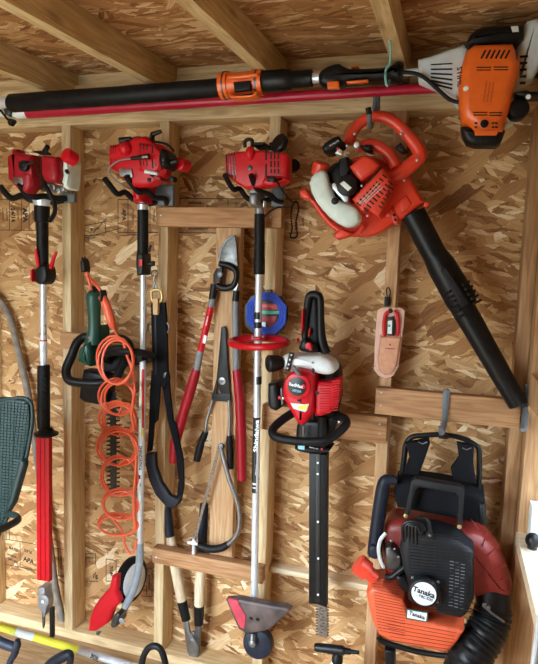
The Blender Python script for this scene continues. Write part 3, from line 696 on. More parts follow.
# --- string trimmer with red loop handle
c = crop(215, 120, 5.978)
hanger('dark tool hanger with wavy black arms under the boxy red engine', c(345, 388, 415, 392, 415, 520, 330, 518),
       [c(60, 330, 80, 370, 112, 415, 150, 412, 190, 465, 260, 490, 340, 470), c(215, 328, 238, 395, 275, 428, 325, 445, 365, 480, 398, 492)], .30)
t = thing('string_trimmer', 'string trimmer with boxy red engine, red ring handle and dark guard at the foot', 'string trimmer', (256, 420, .17))
MB().prism(c(56, 206, 130, 187, 300, 180, 432, 190, 466, 216, 465, 362, 432, 388, 380, 402, 300, 415, 190, 425, 130, 390, 62, 332), .28, .225, .011, 4, rb=.004).build('engine_cover', 'red', t)
MB().prism(c(300, 330, 440, 335, 455, 365, 380, 392, 330, 408, 268, 395), .292, .25, .012).build('cover_lip', 'red', t)
mb = MB()
for x, y0, y1 in ((67, 205, 325), (84, 200, 335), (100, 198, 350), (116, 196, 362)): slots(mb, [strip(*[v for p in c(x, y0, x+4, (y0+y1)/2-4) for v in p], 1.5), strip(*[v for p in c(x+4, (y0+y1)/2+4, x+7, y1) for v in p], 1.5)], .28)
slots(mb, [strip(*[v for p in c(306, 182, 306, 240) for v in p], 2.2), strip(*[v for p in c(306, 262, 306, 345) for v in p], 2.2)], .28)
for x in (336, 357, 379): slots(mb, [strip(*[v for p in c(x, 188, x, 236) for v in p], 2.0), strip(*[v for p in c(x, 244, x, 284) for v in p], 2.0), strip(*[v for p in c(x, 292, x+1, 320) for v in p], 2.0)], .28)
mb.build('vent_grille', 'black', t)
mb = MB()
for x in (84, 100, 116): mb.prism(strip(*[v for p in c(x, 215, x+7, 330) for v in p], .6), .2815, .28, .0003)
mb.build('cooling_fin', 'steel', t)
MB().prism(c(120, 200, 400, 200, 400, 370, 300, 400, 150, 400), .23, .12, .01, 2).build('engine_block', 'dsteel', t)
MB().pell(*c(212, 200)[0], .278, 5.0, 7, .018).build('cover_bulge', 'red', t)
screw(t, *c(206, 286)[0], .283, 2.6, 'dsteel', 'cover_screw')
MB().prism(c(220, 138, 335, 136, 345, 175, 222, 178), .25, .17, .006).build('muffler_guard', 'black', t)
MB().ptube([(*c(180, 165)[0], .24), (*c(180, 130)[0], .245), (*c(200, 116)[0], .25), (*c(222, 125)[0], .25), (*c(222, 165)[0], .24)], 1.9, smooth=4).build('starter_loop', 'shade', t)
MB().lathe(W(*c(372, 130)[0], .262), (-.5, -.8, .35), [(-.022, .022), (-.018, .029), (-.004, .030), (0, .025)], 20).build('carrying_knob', 'black', t)
MB().ptube([(*c(330, 150)[0], .235), (*c(365, 150)[0], .24)], 2.6).build('knob_stem', 'black', t)
MB().disc(*c(474, 270)[0], .21, 6.6, .05, (.5, -.85, 0), .3).build('fuel_cap', 'black', t)
MB().prism(c(305, 340, 350, 332, 370, 350, 360, 372, 310, 372), .305, .285, .006).disc(*c(342, 352)[0], .312, 2.9, .02).build('choke_lever', 'black', t)
MB().ptube([(*c(365, 358)[0], .30), (*c(395, 410)[0], .27), (*c(440, 470)[0], .20), (*c(468, 500)[0], .17), (*c(440, 520)[0], .165), (*c(380, 522)[0], .17), (*c(330, 545)[0], .175), (*c(290, 585)[0], .18)], .8, smooth=5).build('throttle_cable', 'rubber', t)
MB().prism(c(205, 438, 300, 436, 298, 470, 290, 525, 222, 528, 208, 490), .215, .125, .012, 4).prism(c(214, 430, 290, 428, 292, 450, 212, 452), .222, .13, .006).build('clutch_housing', 'cast', t)
MB().prism(c(288, 480, 305, 484, 302, 528, 288, 528), .22, .2, .003).build('clamp_bolt', 'alu', t)
MB().ptube([(259.5, 208.5, SH), (259.5, 214.5, SH)], 4.6, 18).build('shaft_collar', 'cast', t)
MB().ptube([(259.7, 214, SH), (259.4, 258, SH), (259.3, 258.5, SH), (259.2, 274.5, SH)], [5.1, 5.1, 5.6, 5.5], 16).build('upper_grip', 'rubber', t)
MB().ptube([(259.0, 274, SH), (257.6, 350, SH), (256.9, 420, SH), (255.0, 545, SH), (254.2, 618, SH)], 3.5, 16).build('shaft', 'alu', t)
for a_, b_, nm in ((312, 319, 'shaft_band'), (322, 328, 'shaft_band'), (376, 384, 'shaft_band')): MB().ptube([(258.1, a_, SH), (258, b_, SH)], 3.65, 16).build(nm, 'bdecal', t)
lb = MB().ptube([(256.8, 417, SH), (255.5, 482, SH)], 3.65, 16).build('shaft_decal', 'bdecal', t)
f1 = SH+.0145
text('Shindaiwa', 256.5, 436, f1, .0145, 'wdecal', lb, ang=89, sx=1.35, bold=.05)
text('HEAVY DUTY', 256.2, 470, f1, .0045, 'wdecal', lb, ang=89)
MB().ptube([(255.5, 484, SH), (255.5, 486, SH)], 3.65, 16).ptube([(255.4, 487.5, SH), (255.4, 492, SH)], 3.65, 16).build('shaft_band', 'bdecal', t)
MB().ptube([(259+28*math.cos(a), 342.5-4.6*math.sin(a), .19-.085*math.sin(a)) for a in [2*PI*i/32 for i in range(32)]], 3.5, 12, closed=True).build('loop_handle', 'red', t)
b = MB().prism([(250, 335), (268, 335), (268, 340), (250, 341)], .215, .14, .004).build('handle_clamp', 'red', t)
screw(t, 252.5, 337, .217, 1.3, 'dsteel'); screw(t, 263, 337, .217, 1.3, 'dsteel')
q = crop(220, 440, 2.9625)
gd = MB().prism(q(17, 462, 60, 458, 130, 472, 200, 482, 216, 492, 205, 506, 160, 552, 140, 566, 80, 578, 55, 560, 35, 510), .225, .195, .01, 3, smooth=0).build('debris_guard', 'smoke', t)
MB().prism(q(22, 466, 52, 472, 78, 520, 74, 560, 60, 556, 38, 508), .2285, .222, .002).build('guard_face', 'guardred', gd)
MB().prism(q(95, 520, 112, 518, 118, 535, 124, 560, 118, 572, 88, 570, 84, 545), .222, .15, .006).disc(*q(92, 528)[0], .225, 2.2, .02).disc(*q(112, 532)[0], .225, 2.2, .02).build('guard_clamp', 'black', t)
MB().ptube([(254, 612, SH+.01), (253, 632, SH+.03), (252.6, 644, SH+.05)], [4.0, 3.6, 3.6], 12).build('gear_case', 'dsteel', t)
MB().disc(256.8, 645.4, .205, 14.6, .045, (.05, -1, .1), .25, 32).build('line_head', 'bluegrip', t)
screw(t, 252, 644.5, .226, 3.4, 'steel', 'head_bolt')

# black beaded chain hanging beside it
p = [(294, 203), (291, 214), (292, 228), (290.5, 237), (297, 236), (296, 222), (298.5, 210), (297.5, 203)]
mb = MB(); pp = catmull(p, 6, True)
for x, y in pp: mb.ell(W(x, y, SD*.4), .0032, .0032, .0042, 8, 6)
ch = mb.build('hanging_chain', 'black'); tag(ch, 'thin black beaded chain looped on the wall beside the boxy red engine', 'chain')
# ================================================================== the long orange and black pole across the top plate
PD = .24
t = thing('telescopic_pruner', 'long black pole across the top with an orange and white engine at its right end', 'pole pruner', (250, 95, PD))
def pxs(pts, d=PD): return [(x, y, d) for x, y in pts]
MB().ptube(pxs([(-8, 104), (14, 101.5)]), 4.6, 16).build('inner_shaft', 'alu', t)
MB().ptube(pxs([(10, 103), (12, 103.2), (120, 95.7), (224, 87.3), (226, 87.1)]), [6, 7.4, 8.0, 8.6, 7.5], 20).build('foam_sleeve', 'rubber', t)
c = crop(160, 0, 2.989)
MB().ptube(pxs([(222, 85.8), (264, 81.5)]), 9.6, 18).build('coupling_core', 'black', t)
b = MB().ptube(pxs([(222, 86), (263, 82)]), 10.8, 20)
b.ptube(pxs([(221.5, 86), (229.5, 85.2)]), 12.4, 20).ptube(pxs([(254, 82.6), (263.5, 81.8)]), 12.4, 20)
b.prism(c(200, 230, 305, 217, 305, 232, 280, 240, 225, 247, 200, 246), PD+.05, PD+.01, .004)
b.prism(c(200, 278, 225, 290, 275, 286, 306, 270, 300, 290, 285, 302, 215, 306, 205, 292), PD+.044, PD+.0, .005).build('coupling_clamp', 'orange', t)
MB().prism([(233, 82), (252, 80), (252, 91), (234, 93)], PD+.046, PD+.03, .004).build('clamp_window', 'black', t)
MB().ptube(pxs([(225.3, 85.6), (226.7, 85.5)]), 12.8, 20).build('clamp_band', 'dsteel', t); MB().ptube(pxs([(257.5, 82.4), (259.5, 82.3)]), 12.8, 20).build('clamp_band', 'dsteel', t)
MB().ptube(pxs([(263, 81.8), (266, 81.6), (284, 80.2), (290, 79.8), (293, 79.6), (312, 78.4), (313, 78.3)]), [9, 10, 10.2, 9.5, 8, 8.2, 6.5], 18).build('shaft_coupler', 'black', t)
MB().ptube(pxs([(312, 78.4), (320, 78)]), 5, 16).build('ferrule', 'alu', t)
c = crop(320, 0, 2.989)
b = MB().prism(c(-5, 225, 10, 205, 35, 190, 62, 186, 88, 205, 190, 204, 230, 190, 250, 190, 250, 250, 225, 250, 190, 252, 75, 262, 50, 276, 22, 277, -4, 262), PD+.035, PD-.03, .02, 5, smooth=2, rb=.012)
hd = b.build('control_handle', 'black', t)
MB().prism(c(20, 243, 58, 241, 60, 268, 22, 268), PD+.042, PD+.03, .003).build('stop_button', 'orange', hd)
MB().prism(c(78, 243, 145, 236, 145, 248, 80, 253), PD+.042, PD+.03, .003).build('throttle_lock', 'orange', hd)
MB().prism(c(92, 205, 112, 195, 120, 206), PD+.02, PD-.005, .003).build('lock_button', 'orange', hd)
MB().ptube(pxs([(395.5, 73.2), (398, 73), (403, 72.7)]), [10, 11, 9], 18).build('handle_collar', 'black', t)
MB().ptube(pxs([(401, 73), (422, 71.5)]), [3, 4.2], 14).build('engine_neck', 'lgrey', t)
c = crop(360, 0, 3.0225)
bell = MB().prism(c(176, 182, 215, 172, 315, 132, 330, 150, 318, 200, 305, 290, 296, 332, 282, 318, 230, 275, 176, 250), PD+.06, PD+.0, .012, 4, rb=.006).build('fan_shroud', 'lgrey', t)
mb = MB()
for y0, y1 in ((196, 193), (210, 210), (222, 227), (233, 243), (243, 258), (251, 270)): mb.prism(strip(*[v for p in c(214, y0, 279, y1) for v in p], 1.9), PD+.063, PD+.055, .001, 1)
mb.build('vent_grille', 'black', bell)
MB().ptube([(*p, PD+.075) for p in c(128, 218, 165, 222, 195, 235, 235, 270, 270, 300, 300, 310)], 2.1, 10, smooth=4).build('cable_conduit', 'rubber', t)
# white rear housing, black top and bottom guards, orange cover
MB().prism(c(470, 120, 500, 60, 540, 50, 560, 80, 556, 190, 520, 255, 480, 275, 455, 280), PD+.07, PD+.0, .02, 4, rb=.01).build('rear_housing', 'lgrey', t)
MB().prism(c(330, 110, 350, 85, 372, 74, 470, 70, 498, 72, 494, 130, 470, 160, 330, 160, 316, 150), PD+.095, PD+.03, .02, 4).build('top_guard', 'black', t)
MB().prism(c(456, 80, 478, 78, 480, 98, 460, 100), PD+.0965, PD+.09, .0005).build('guard_badge', 'lgrey', t)
MB().prism(c(303, 380, 430, 392, 440, 395, 425, 440, 410, 452, 345, 450, 320, 440, 306, 410), PD+.10, PD+.04, .015, 4).build('bottom_guard', 'black', t)
MB().prism(c(330, 130, 460, 130, 460, 300, 430, 420, 340, 420, 310, 300), PD+.06, PD-.05, .02, 3).build('engine_core', 'dsteel', t)
oc = MB().prism(c(320, 150, 345, 130, 462, 127, 470, 150, 476, 180, 485, 185, 478, 230, 462, 290, 452, 340, 436, 385, 430, 415, 345, 416, 330, 395, 305, 380, 298, 330, 296, 270, 300, 215), PD+.125, PD+.05, .028, 5).build('engine_cover', 'orange', t)
mb = MB(); F = PD+.125
for k in range(6): mb.prism(strip(*[v for p in c(366+k*14.5, 178, 380+k*14.5, 151) for v in p], 2.0), F+.0006, F-.002, .0003, 1)
for x0, x1, y in ((352, 396, 204), (404, 448, 203), (352, 396, 212), (404, 448, 211), (342, 385, 340), (390, 430, 341), (344, 385, 348), (390, 428, 349)):
    mb.prism(strip(*[v for p in c(x0, y, x1, y) for v in p], 1.4), F+.0006, F-.002, .0003, 1)
mb.build('vent_grille', 'black', oc)
mb = MB()
for x, y in ((350, 372), (350, 384), (402, 372), (402, 384), (412, 372), (412, 384)): mb.prism(strip(*[v for p in c(x-4, y, x+4, y+1) for v in p], 1.8), F+.0006, F-.002, .0003, 1)
mb.build('recess_hole', 'black', oc)
MB().disc(*c(376, 373)[0], F+.004, 4.2, .006).build('primer_bulb', 'black', oc)
MB().prism(c(345, 396, 420, 394, 412, 410, 348, 410), F+.0008, F-.004, .001).build('pull_recess', 'orange', oc)
MB().disc(*c(320, 267)[0], F-.0, 2.7, .012).build('cover_screw', 'white', oc)
text('STIHL', *c(301, 232)[0], PD+.112, .014, 'bdecal', oc, ang=-84, bold=.03, nrm=(-.3, -1, 0))
for i, s_ in enumerate(('CAUTION  READ MANUAL', 'WEAR EYE PROTECTION', 'HEARING PROTECTION')): text(s_, *c(378+i*11, 278)[0], F, .0032, 'volute', oc, ang=86)
sk = MB().disc(*c(483, 326)[0], PD+.10, 11, .05, (.1, -1, 0), .3).build('recoil_starter', 'black', t)
MB().prism(c(462, 280, 500, 272, 512, 280, 560, 290, 560, 305, 500, 308, 468, 300), PD+.115, PD+.06, .006).build('starter_grip', 'black', t)
screw(t, *c(509, 292)[0], PD+.117, 2.8, 'white', 'spark_plug_cap')
MB().prism(c(440, 385, 460, 355, 468, 372, 452, 385), PD+.05, PD-.02, .008).build('fuel_tank', 'tankw', t)
mb = MB()
for k in range(5): mb.prism(strip(*[v for p in c(483+k*2-k*2, 172+k*20, 508-k*2, 170+k*20) for v in p], 2.8), PD+.073, PD+.066, .001, 1)
mb.build('rear_grille', 'black', t)

# crimson pole behind it
t = thing('crimson_pole', 'crimson tube with a white sleeve near its left end, lying under the long black pole', 'pole', (200, 105, .125))
MB().ptube([(28, 112.5, .14), (100, 108, .14), (250, 99, .14), (345, 93.5, .14), (425, 88.5, .14), (440, 87.6, .14)], 5.0, 16).build('tube', 'pipe', t)
MB().ptube([(17, 113.2, .14), (28.5, 112.5, .14)], 4.6, 16).build('white_sleeve', 'wdecal', t)
MB().ptube([(-6, 112, .14), (18, 113.2, .14)], 3.6, 12).build('tube_end', 'tankw', t)
MB().prism([(3, 108), (14, 108), (17, 114), (13, 118), (6, 117)], .165, .13, .005).build('saw_bracket', 'dsteel', t)
MB().prism([(8, 118), (15, 118.5), (17, 121), (14, 124), (10, 127), (7, 124), (8.5, 121)], .165, .14, .004).ptube([(0, 110, .16), (5, 116, .16), (8, 120, .16)], .9, smooth=3).build('cord_pulley', 'black', t)

# teal coated wire hook from the ceiling, and the grey hook for the blower
c = crop(320, 0, 2.989)
_y = W(389, 40, .38).y
def under_rafter(px, py):
    lo, hi = .2, .9
    for _ in range(30):
        d_ = (lo+hi)/2; q = W(px, py, d_)
        if q.z > roofz(-d_)-.0895: lo = d_
        else: hi = d_
    return lo
ut = under_rafter(389.5, 40)
hk = [(*p, d) for p, d in zip(c(208, 116, 210, 150, 209, 190, 198, 205, 196, 235, 201, 256, 208, 240, 207, 205), (ut, ut-.02, ut-.05, .29, .292, .285, .26, .22))]
h = MB().ptube(hk, 1.35, 10, smooth=5).build('teal_hook', 'teal'); tag(h, 'teal coated wire hook looped around the long pole handle', 'hook')
def peg(label, pts, r, m='hook', cap=None, name='wall_hook', plate=None):
    t = thing(name, label, 'hook', pts[0])
    MB().ptube(pts, r, 12, smooth=4).build('hook_arm', m, t)
    if cap: MB().ptube(cap[0], cap[1], 12).build('rubber_tip', 'black', t)
    if plate: MB().prism(plate, pts[0][2]+.006, pts[0][2]-.0, .002).build('back_plate', m, t)
    return t
peg('grey steel hook with black tip carrying the small red blower', [(376, 96, SD+.002), (375, 104, SD+.006), (372.5, 120, .12), (371, 127, .20), (369.5, 121, .26), (369, 113, .27)], [2.4, 2.4, 2.2, 2.6, 2.7, 2.7], cap=([(369.2, 115, .27), (368.2, 108, .27)], [2.9, 3.0]), plate=[(373, 96), (379, 96), (379, 110), (373, 110)])
peg('grey steel hook in the board above the backpack blower', [(446.5, 390, BD+.004), (445.5, 405, BD+.006), (444.5, 420, .15), (443.5, 428, .19), (441.5, 433, .24), (440.5, 427, .265)], [2.8, 2.8, 3.0, 3.0, 2.8, 2.4], plate=[(443, 389), (450, 389.5), (448, 413), (442, 413)])
peg('dark steel hook by the corner stud beside the blower tube end', [(527, 384, BD), (526.5, 400, BD+.008), (525.5, 412, .16), (524.5, 424, .19), (523.5, 430, .21)], [2.6, 3.4, 3.6, 3.8, 3.2], 'hook', cap=([(520, 404, .175), (527, 403.6, .175)], [3.4, 3.6]))

# ================================================================== small red blower
c = crop(290, 100, 3.587)
t = thing('handheld_blower', 'small red handheld blower hung slanting with a long black tube', 'leaf blower', (372, 190, .2))
b = MB().ptube([(*p, .20) for p in c(212, 160, 222, 120, 250, 85, 290, 62, 340, 62, 385, 88, 425, 130, 462, 180, 462, 208, 425, 238, 385, 268, 350, 270)], [5.8, 5.8, 5.6, 5.8, 6.0, 6.0, 6.3, 7.2, 7.4, 8, 8.5, 7], 12, smooth=4, flat=.9)
hd = b.build('handle', 'ored', t)
MB().ptube([(*p, .215) for p in c(240, 172, 290, 160, 330, 175, 362, 205, 380, 240)], [5.5, 6, 6, 6, 6], 12, smooth=4).build('lower_grip', 'ored', t)
MB().prism(c(376, 172, 398, 152, 424, 190, 405, 198), .22, .185, .004).build('throttle_trigger', 'black', t)
MB().prism(c(250, 168, 280, 158, 302, 160, 300, 192, 285, 195, 255, 180), .255, .20, .006).build('throttle_body', 'black', t)
vol = MB().disc(*c(262, 345)[0], .165, 41, .055, (0, -1, 0), .25, 40)
vol.prism(c(300, 210, 380, 262, 432, 272, 488, 372, 402, 440, 350, 440, 300, 400), .20, .115, .018, 4)
v_ = vol.build('fan_housing', 'ored', t)
MB().prism(c(388, 360, 418, 340, 440, 372, 420, 400, 398, 410), .205, .18, .006).build('nozzle_rib', 'ored', v_)
MB().prism(c(32, 326, 60, 316, 78, 338, 88, 362, 60, 362, 36, 352), .235, .19, .008).build('foot', 'ored', t)
MB().prism(c(158, 478, 186, 460, 230, 478, 215, 492, 170, 502, 156, 492), .235, .19, .008).build('foot', 'ored', t)
MB().ptube([(*p, .185) for p in c(62, 340, 90, 372, 125, 420, 170, 462, 230, 482, 262, 450)], 3.0, 10, smooth=4).build('base_rail', 'ored', t)
MB().prism(c(352, 400, 372, 380, 396, 430, 392, 450, 376, 452), .205, .15, .006).build('mounting_lug', 'ored', t); MB().disc(*c(489, 374)[0], .20, 2.6, .05).build('mounting_lug', 'ored', t)
mb = MB(); 
for q in ((373, 412), (378, 430)): mb.disc(*c(*q)[0], .2062, 1.5, .002)
mb.build('lug_hole', 'black', t)
ec = MB().prism(c(213, 245, 270, 196, 300, 205, 322, 222, 336, 240, 320, 262, 262, 308, 240, 290), .295, .20, .012, 4).build('cylinder_cover', 'ored', t)
MB().prism(c(222, 362, 335, 240, 352, 258, 375, 292, 372, 330, 345, 400, 330, 432, 282, 402, 262, 412, 240, 390), .28, .19, .012, 4).build('cooling_cover', 'ored', t)
mb = MB()
for j in range(2):
    for k in range(9):
        x, y = (240+k*11.5, 368-k*12.5) if j == 0 else (264+k*11, 386-k*12)
        l = 15 if j == 0 else 16
        mb.prism(strip(*[v for p in c(x, y, x+l, y+l*.82) for v in p], 1.55), .2806, .277, .0003, 1)
for k in range(6): mb.prism(strip(*[v for p in c(318+k*8, 378-k*13, 330+k*8, 388-k*13) for v in p], 1.5), .2806, .277, .0003, 1)
mb.build('vent_grille', 'black', t)
MB().prism(strip(*[v for p in c(276, 300, 330, 240) for v in p], 1.2), .2812, .277, .0003, 1).build('cover_seam', 'black', t)
mb = MB()
for k in range(3): mb.prism(strip(*[v for p in c(248+k*11, 372-k*2, 318+k*8, 296+k*8) for v in p], .8), .2812, .2805, .0002, 1)
mb.build('cooling_fin', 'milky2', t)
MB().prism(c(140, 245, 215, 200, 250, 260, 260, 320, 225, 375, 150, 370, 128, 300), .255, .17, .01).build('engine_block', 'black', t)
MB().prism(c(175, 212, 205, 205, 220, 255, 205, 285, 178, 280), .27, .24, .005).build('cylinder', 'shade', t)
MB().prism(c(150, 302, 160, 295, 218, 352, 215, 372, 200, 372, 150, 318), .275, .24, .003).build('starter_bracket', 'alu', t)
sc_ = MB().disc(*c(202, 305)[0], .305, 10.5, .03, bev=.25).build('starter_cover', 'black', t)
MB().prism(c(178, 300, 193, 290, 222, 315, 208, 327), .3062, .304, .001).build('starter_label', 'wdecal', sc_)

ac = MB().prism(c(112, 182, 125, 160, 170, 130, 190, 128, 206, 150, 200, 168, 145, 205, 120, 205), .30, .22, .012, 4).build('air_cleaner', 'black', t)
text('HOMELITE', *c(158, 156)[0], .301, .0045, 'wdecal', ac, ang=28)
MB().prism(c(160, 200, 178, 172, 212, 200, 205, 206), .295, .25, .002).build('carburetor_plate', 'alu', t)
MB().disc(*c(183, 190)[0], .299, 2.2, .006).build('air_screw', 'brass', t); MB().disc(*c(170, 174)[0], .302, 1.2, .004).build('choke_dot', 'bred', t)
MB().disc(*c(238, 160)[0], .262, 3.0, .02).build('handle_bolt', 'alu', t)
for q in ((232, 120), (400, 120), (456, 215)): screw(t, *c(*q)[0], .2225, 1.6, 'screwm', 'housing_screw')
screw(t, *c(410, 287)[0], .204, 1.6, 'screwm', 'housing_screw'); screw(t, *c(278, 415)[0], .284, 1.3, 'screwm', 'housing_screw'); screw(t, *c(257, 307)[0], .298, 1.2, 'screwm', 'housing_screw'); screw(t, *c(204, 163)[0], .302, 1.2, 'screwm', 'housing_screw')
tk = MB().prism(c(90, 262, 128, 252, 142, 290, 160, 345, 195, 368, 240, 385, 262, 418, 252, 448, 205, 462, 145, 425, 92, 365, 68, 300), .295, .235, .016, 4, smooth=2, rb=.008).build('fuel_tank', 'tankw', t)
MB().disc(*c(160, 362)[0], .298, 3.6, .01).build('tank_grommet', 'black', t)
a_ = W(*c(104, 268)[0], .235); b2 = W(*c(115, 228)[0], .245)
MB().lathe(a_, b2-a_, [(0, .024), (.012, .026), (.034, .025), (.038, .020)], 20).build('fuel_cap', 'ored', t)
MB().ptube([(*p, .27) for p in c(150, 300, 135, 270, 150, 240, 175, 225)], 1.3, smooth=4).build('fuel_line', 'rubber', t)
c = crop(360, 190, 2.764)
MB().ptube([(*c(146, 66)[0], .165), (*c(222, 208)[0], .163)], [13.2, 12.6], 24).build('upper_tube', 'black', t)
MB().ptube([(*c(206, 178)[0], .163), (*c(224, 208)[0], .163), (*c(279, 303)[0], .162), (*c(290, 323)[0], .162)], [12.8, 15, 16.4, 13.4], 24).build('tube_joint', 'black', t)
MB().ptube([(*c(268, 298)[0], .162), (*c(437, 592)[0], .158)], [13.2, 10.6], 24).build('lower_tube', 'black', t)
MB().prism(c(222, 222, 238, 212, 302, 312, 282, 326), .222, .20, .004).build('joint_latch', 'shade', t)
mb = MB()
for i in range(5):
    for j in range(4): mb.disc(*c(234+i*10-0+j*1.5, 296+i*12+(-3*j)-0)[0], .205, .1, .001)
mb = MB()
for i in range(6): mb.ptube([(*c(231+i*7, 292+i*13)[0], .185), (*c(250+i*7, 280+i*13)[0], .212)], 1.3, 8)
for i in range(5): mb.ptube([(*c(283+i*8, 262+i*13)[0], .212), (*c(302+i*8, 252+i*13)[0], .178)], 1.3, 8)
mb.build('grip_ribs', 'shade', t)

# ================================================================== backpack blower
c = crop(350, 420, 2.723)
t = thing('backpack_blower', 'large backpack blower with orange tank and round black and white badge', 'leaf blower', (435, 640, .25))
fr = MB().ptube([(*p, .17) for p in c(140, 160, 148, 100, 152, 68, 168, 47, 200, 42, 250, 40, 300, 48, 340, 68, 352, 90, 350, 180, 345, 230)], 2.9, 12, smooth=4).build('back_frame', 'black', t)
MB().prism(c(150, 60, 215, 46, 218, 62, 206, 100, 188, 150, 140, 150, 162, 100), .20, .18, .006).build('shoulder_strap', 'fabric', t)
MB().prism(c(290, 56, 338, 66, 336, 120, 345, 175, 280, 165, 274, 130, 296, 98), .20, .18, .006).build('shoulder_strap', 'fabric', t)
for q in ((198, 60), (318, 76)): MB().ptube([(*p, .206) for p in c(q[0]-12, q[1], q[0], q[1]+5, q[0]+12, q[1])], .7).build('strap_buckle', 'steel', t)
MB().prism(c(240, 38, 262, 34, 272, 46, 262, 52, 242, 50), .205, .16, .004).build('hanging_bracket', 'black', t)
MB().prism(c(128, 140, 150, 130, 240, 142, 335, 162, 366, 185, 370, 270, 350, 285, 250, 262, 130, 238, 120, 180), .245, .13, .025, 4, smooth=0).build('back_pad', 'fabric', t)
MB().prism(c(345, 185, 366, 190, 372, 280, 350, 285), .26, .14, .01).build('pad_edge', 'black', t)
vol = MB().prism(c(95, 262, 130, 236, 220, 245, 320, 262, 372, 292, 410, 345, 432, 410, 436, 472, 330, 478, 300, 520, 240, 520, 110, 430, 92, 350), .25, .14, .035, 5, smooth=2).build('fan_housing', 'volute', t)
mb = MB()
for q in ((330, 270, 352, 300), (375, 300, 360, 345), (405, 345, 370, 372), (425, 395, 350, 425), (430, 430, 340, 460)): mb.ptube([(*p, .2485) for p in c(*q)], .7, 6)
mb.build('housing_rib', 'volute', vol)
hb = MB().prism(c(148, 262, 168, 158, 180, 150, 300, 172, 312, 182, 304, 296, 292, 292, 296, 205, 288, 192, 188, 176, 178, 184, 160, 268), .30, .27, .004, 2).build('carrying_handle', 'shade', t)
for q in ((152, 262), (298, 292)): screw(hb, *c(*q)[0], .302, 2.4, 'brass', 'handle_bolt')
ec = MB().prism(c(150, 272, 178, 262, 235, 268, 300, 288, 338, 325, 336, 480, 316, 528, 300, 542, 236, 530, 228, 500, 160, 440, 148, 390, 138, 320), .33, .22, .022, 4).build('engine_cover', 'shade', t)
cy = MB()
for k in range(5): cy.ptube([(*p, .322+k*.002) for p in c(145+k*9, 330+k*2, 143+k*9, 290, 160+k*7, 276+k*6, 190, 280+k*7, 205-k*2, 300+k*2)], 1.6, 8, smooth=4)
cy.build('cylinder_shroud', 'black', t)
MB().disc(*c(218, 315)[0], .342, 4, .02).build('spark_plug_cap', 'black', t)
screw(t, *c(218, 315)[0], .344, 1.6, 'steel', 'plug_tip')
MB().ptube([(*p, .342) for p in c(185, 265, 205, 268, 216, 285, 218, 310)], 1.8, smooth=4).build('ignition_lead', 'rubber', t)
mb = MB()
for k in range(8): mb.prism(strip(*[v for p in c(194, 336+k*8.2, 234, 338+k*8.2) for v in p], 1.5), .3308, .327, .0003, 1)
for k in range(4): mb.prism(strip(*[v for p in c(166, 372+k*8, 186, 373+k*8) for v in p], 1.2), .3308, .327, .0003, 1)
mb.build('cooling_slot', 'bdecal', ec)
mb = MB()
for j in range(3):
    for k in range(14): mb.prism(strip(*[v for p in c(272+j*15-k*.3, 384+k*9.2+j*4, 283+j*15-k*.3, 386+k*9.2+j*4) for v in p], 1.1), .3306, .327, .0003, 1)
mb.build('exhaust_grille', 'grey', ec)
rb_ = MB()
for k in range(26): rb_.ptube([(*p, .3306) for p in c(160+max(0, (k-14)*4), 300+k*8.6, 330, 322+k*8)], .35, 5)
rb_.build('cover_rib', 'black', ec)
ar = MB().prism(c(98, 315, 115, 308, 128, 330, 145, 350, 145, 400, 120, 412, 98, 400), .29, .20, .008).build('carburetor', 'dsteel', t)
for k in range(3): screw(t, *c(112+k*10, 330+k*22)[0], .293, 1.3, 'steel', 'carburetor_screw')
MB().ptube([(*p, .295) for p in c(95, 425, 112, 428, 130, 415, 150, 400)], [3, 3.4, 3.2, 3], smooth=3).build('throttle_lever', 'black', t)
MB().prism(c(125, 395, 150, 400, 170, 440, 170, 490, 155, 470, 130, 430), .305, .24, .008).build('starter_bracket', 'black', t)
MB().prism(c(162, 425, 175, 420, 245, 432, 250, 445, 248, 500, 238, 510, 175, 500, 160, 485), .345, .27, .008).build('recoil_base', 'bdecal', t)
for q in ((170, 430), (241, 442), (238, 497), (168, 482)): screw(t, *c(*q)[0], .347, 1.5, 'steel', 'cover_screw')
rs = MB().disc(*c(201, 474)[0], .375, 15.8, .04, bev=.2, seg=36).build('recoil_starter', 'black', t)
MB().disc(*c(201, 474)[0], .3765, 12.6, .003, bev=.2, seg=36).build('round_badge', 'wdecal', rs)
text('Tanaka', *c(201, 469)[0], .377, .0150, 'bdecal', rs, ang=-10, bold=.05); text('TBL-500', *c(206, 485)[0], .377, .0080, 'bdecal', rs, ang=-10, bold=.03)
text('PURE POWER', *c(198, 456)[0], .377, .003, 'grey', rs, ang=-10)
MB().ptube([(*p, .3768) for p in c(172, 476, 232, 486)], .2, 5).build('badge_line', 'grey', rs)
tk = MB().prism(c(50, 425, 62, 402, 95, 398, 118, 420, 150, 440, 162, 490, 175, 505, 236, 530, 312, 546, 295, 585, 272, 625, 255, 632, 180, 618, 108, 600, 80, 580, 62, 520), .335, .21, .016, 4, rb=.01).build('fuel_tank', 'tank', t)
mb = MB()
for k in range(19):
    x0 = 60+k*.9; x1 = 135 if k < 8 else 150; mb.ptube([(*p, .3352) for p in c(x0, 428+k*8, x1, 444+k*8)], .32, 5)
for k in range(6): mb.ptube([(*p, .3352) for p in c(100+k*2, 545+k*11, 290-k*3, 580+k*9)], .32, 5)
mb.build('tank_ribs', 'volute', tk)
lb = MB().prism(c(154, 512, 213, 522, 210, 552, 152, 542), .338, .334, .001).build('tank_badge', 'dgreen', tk)
MB().prism(c(157, 516, 210, 525, 207, 548, 155, 538.5), .3386, .335, .0005).build('badge_face', 'wdecal', tk)
text('Tanaka', *c(182.5, 532)[0], .339, .0112, 'bdecal', tk, ang=-9, bold=.05)
a_ = W(*c(62, 425)[0], .28); b2 = W(*c(30, 398)[0], .285)
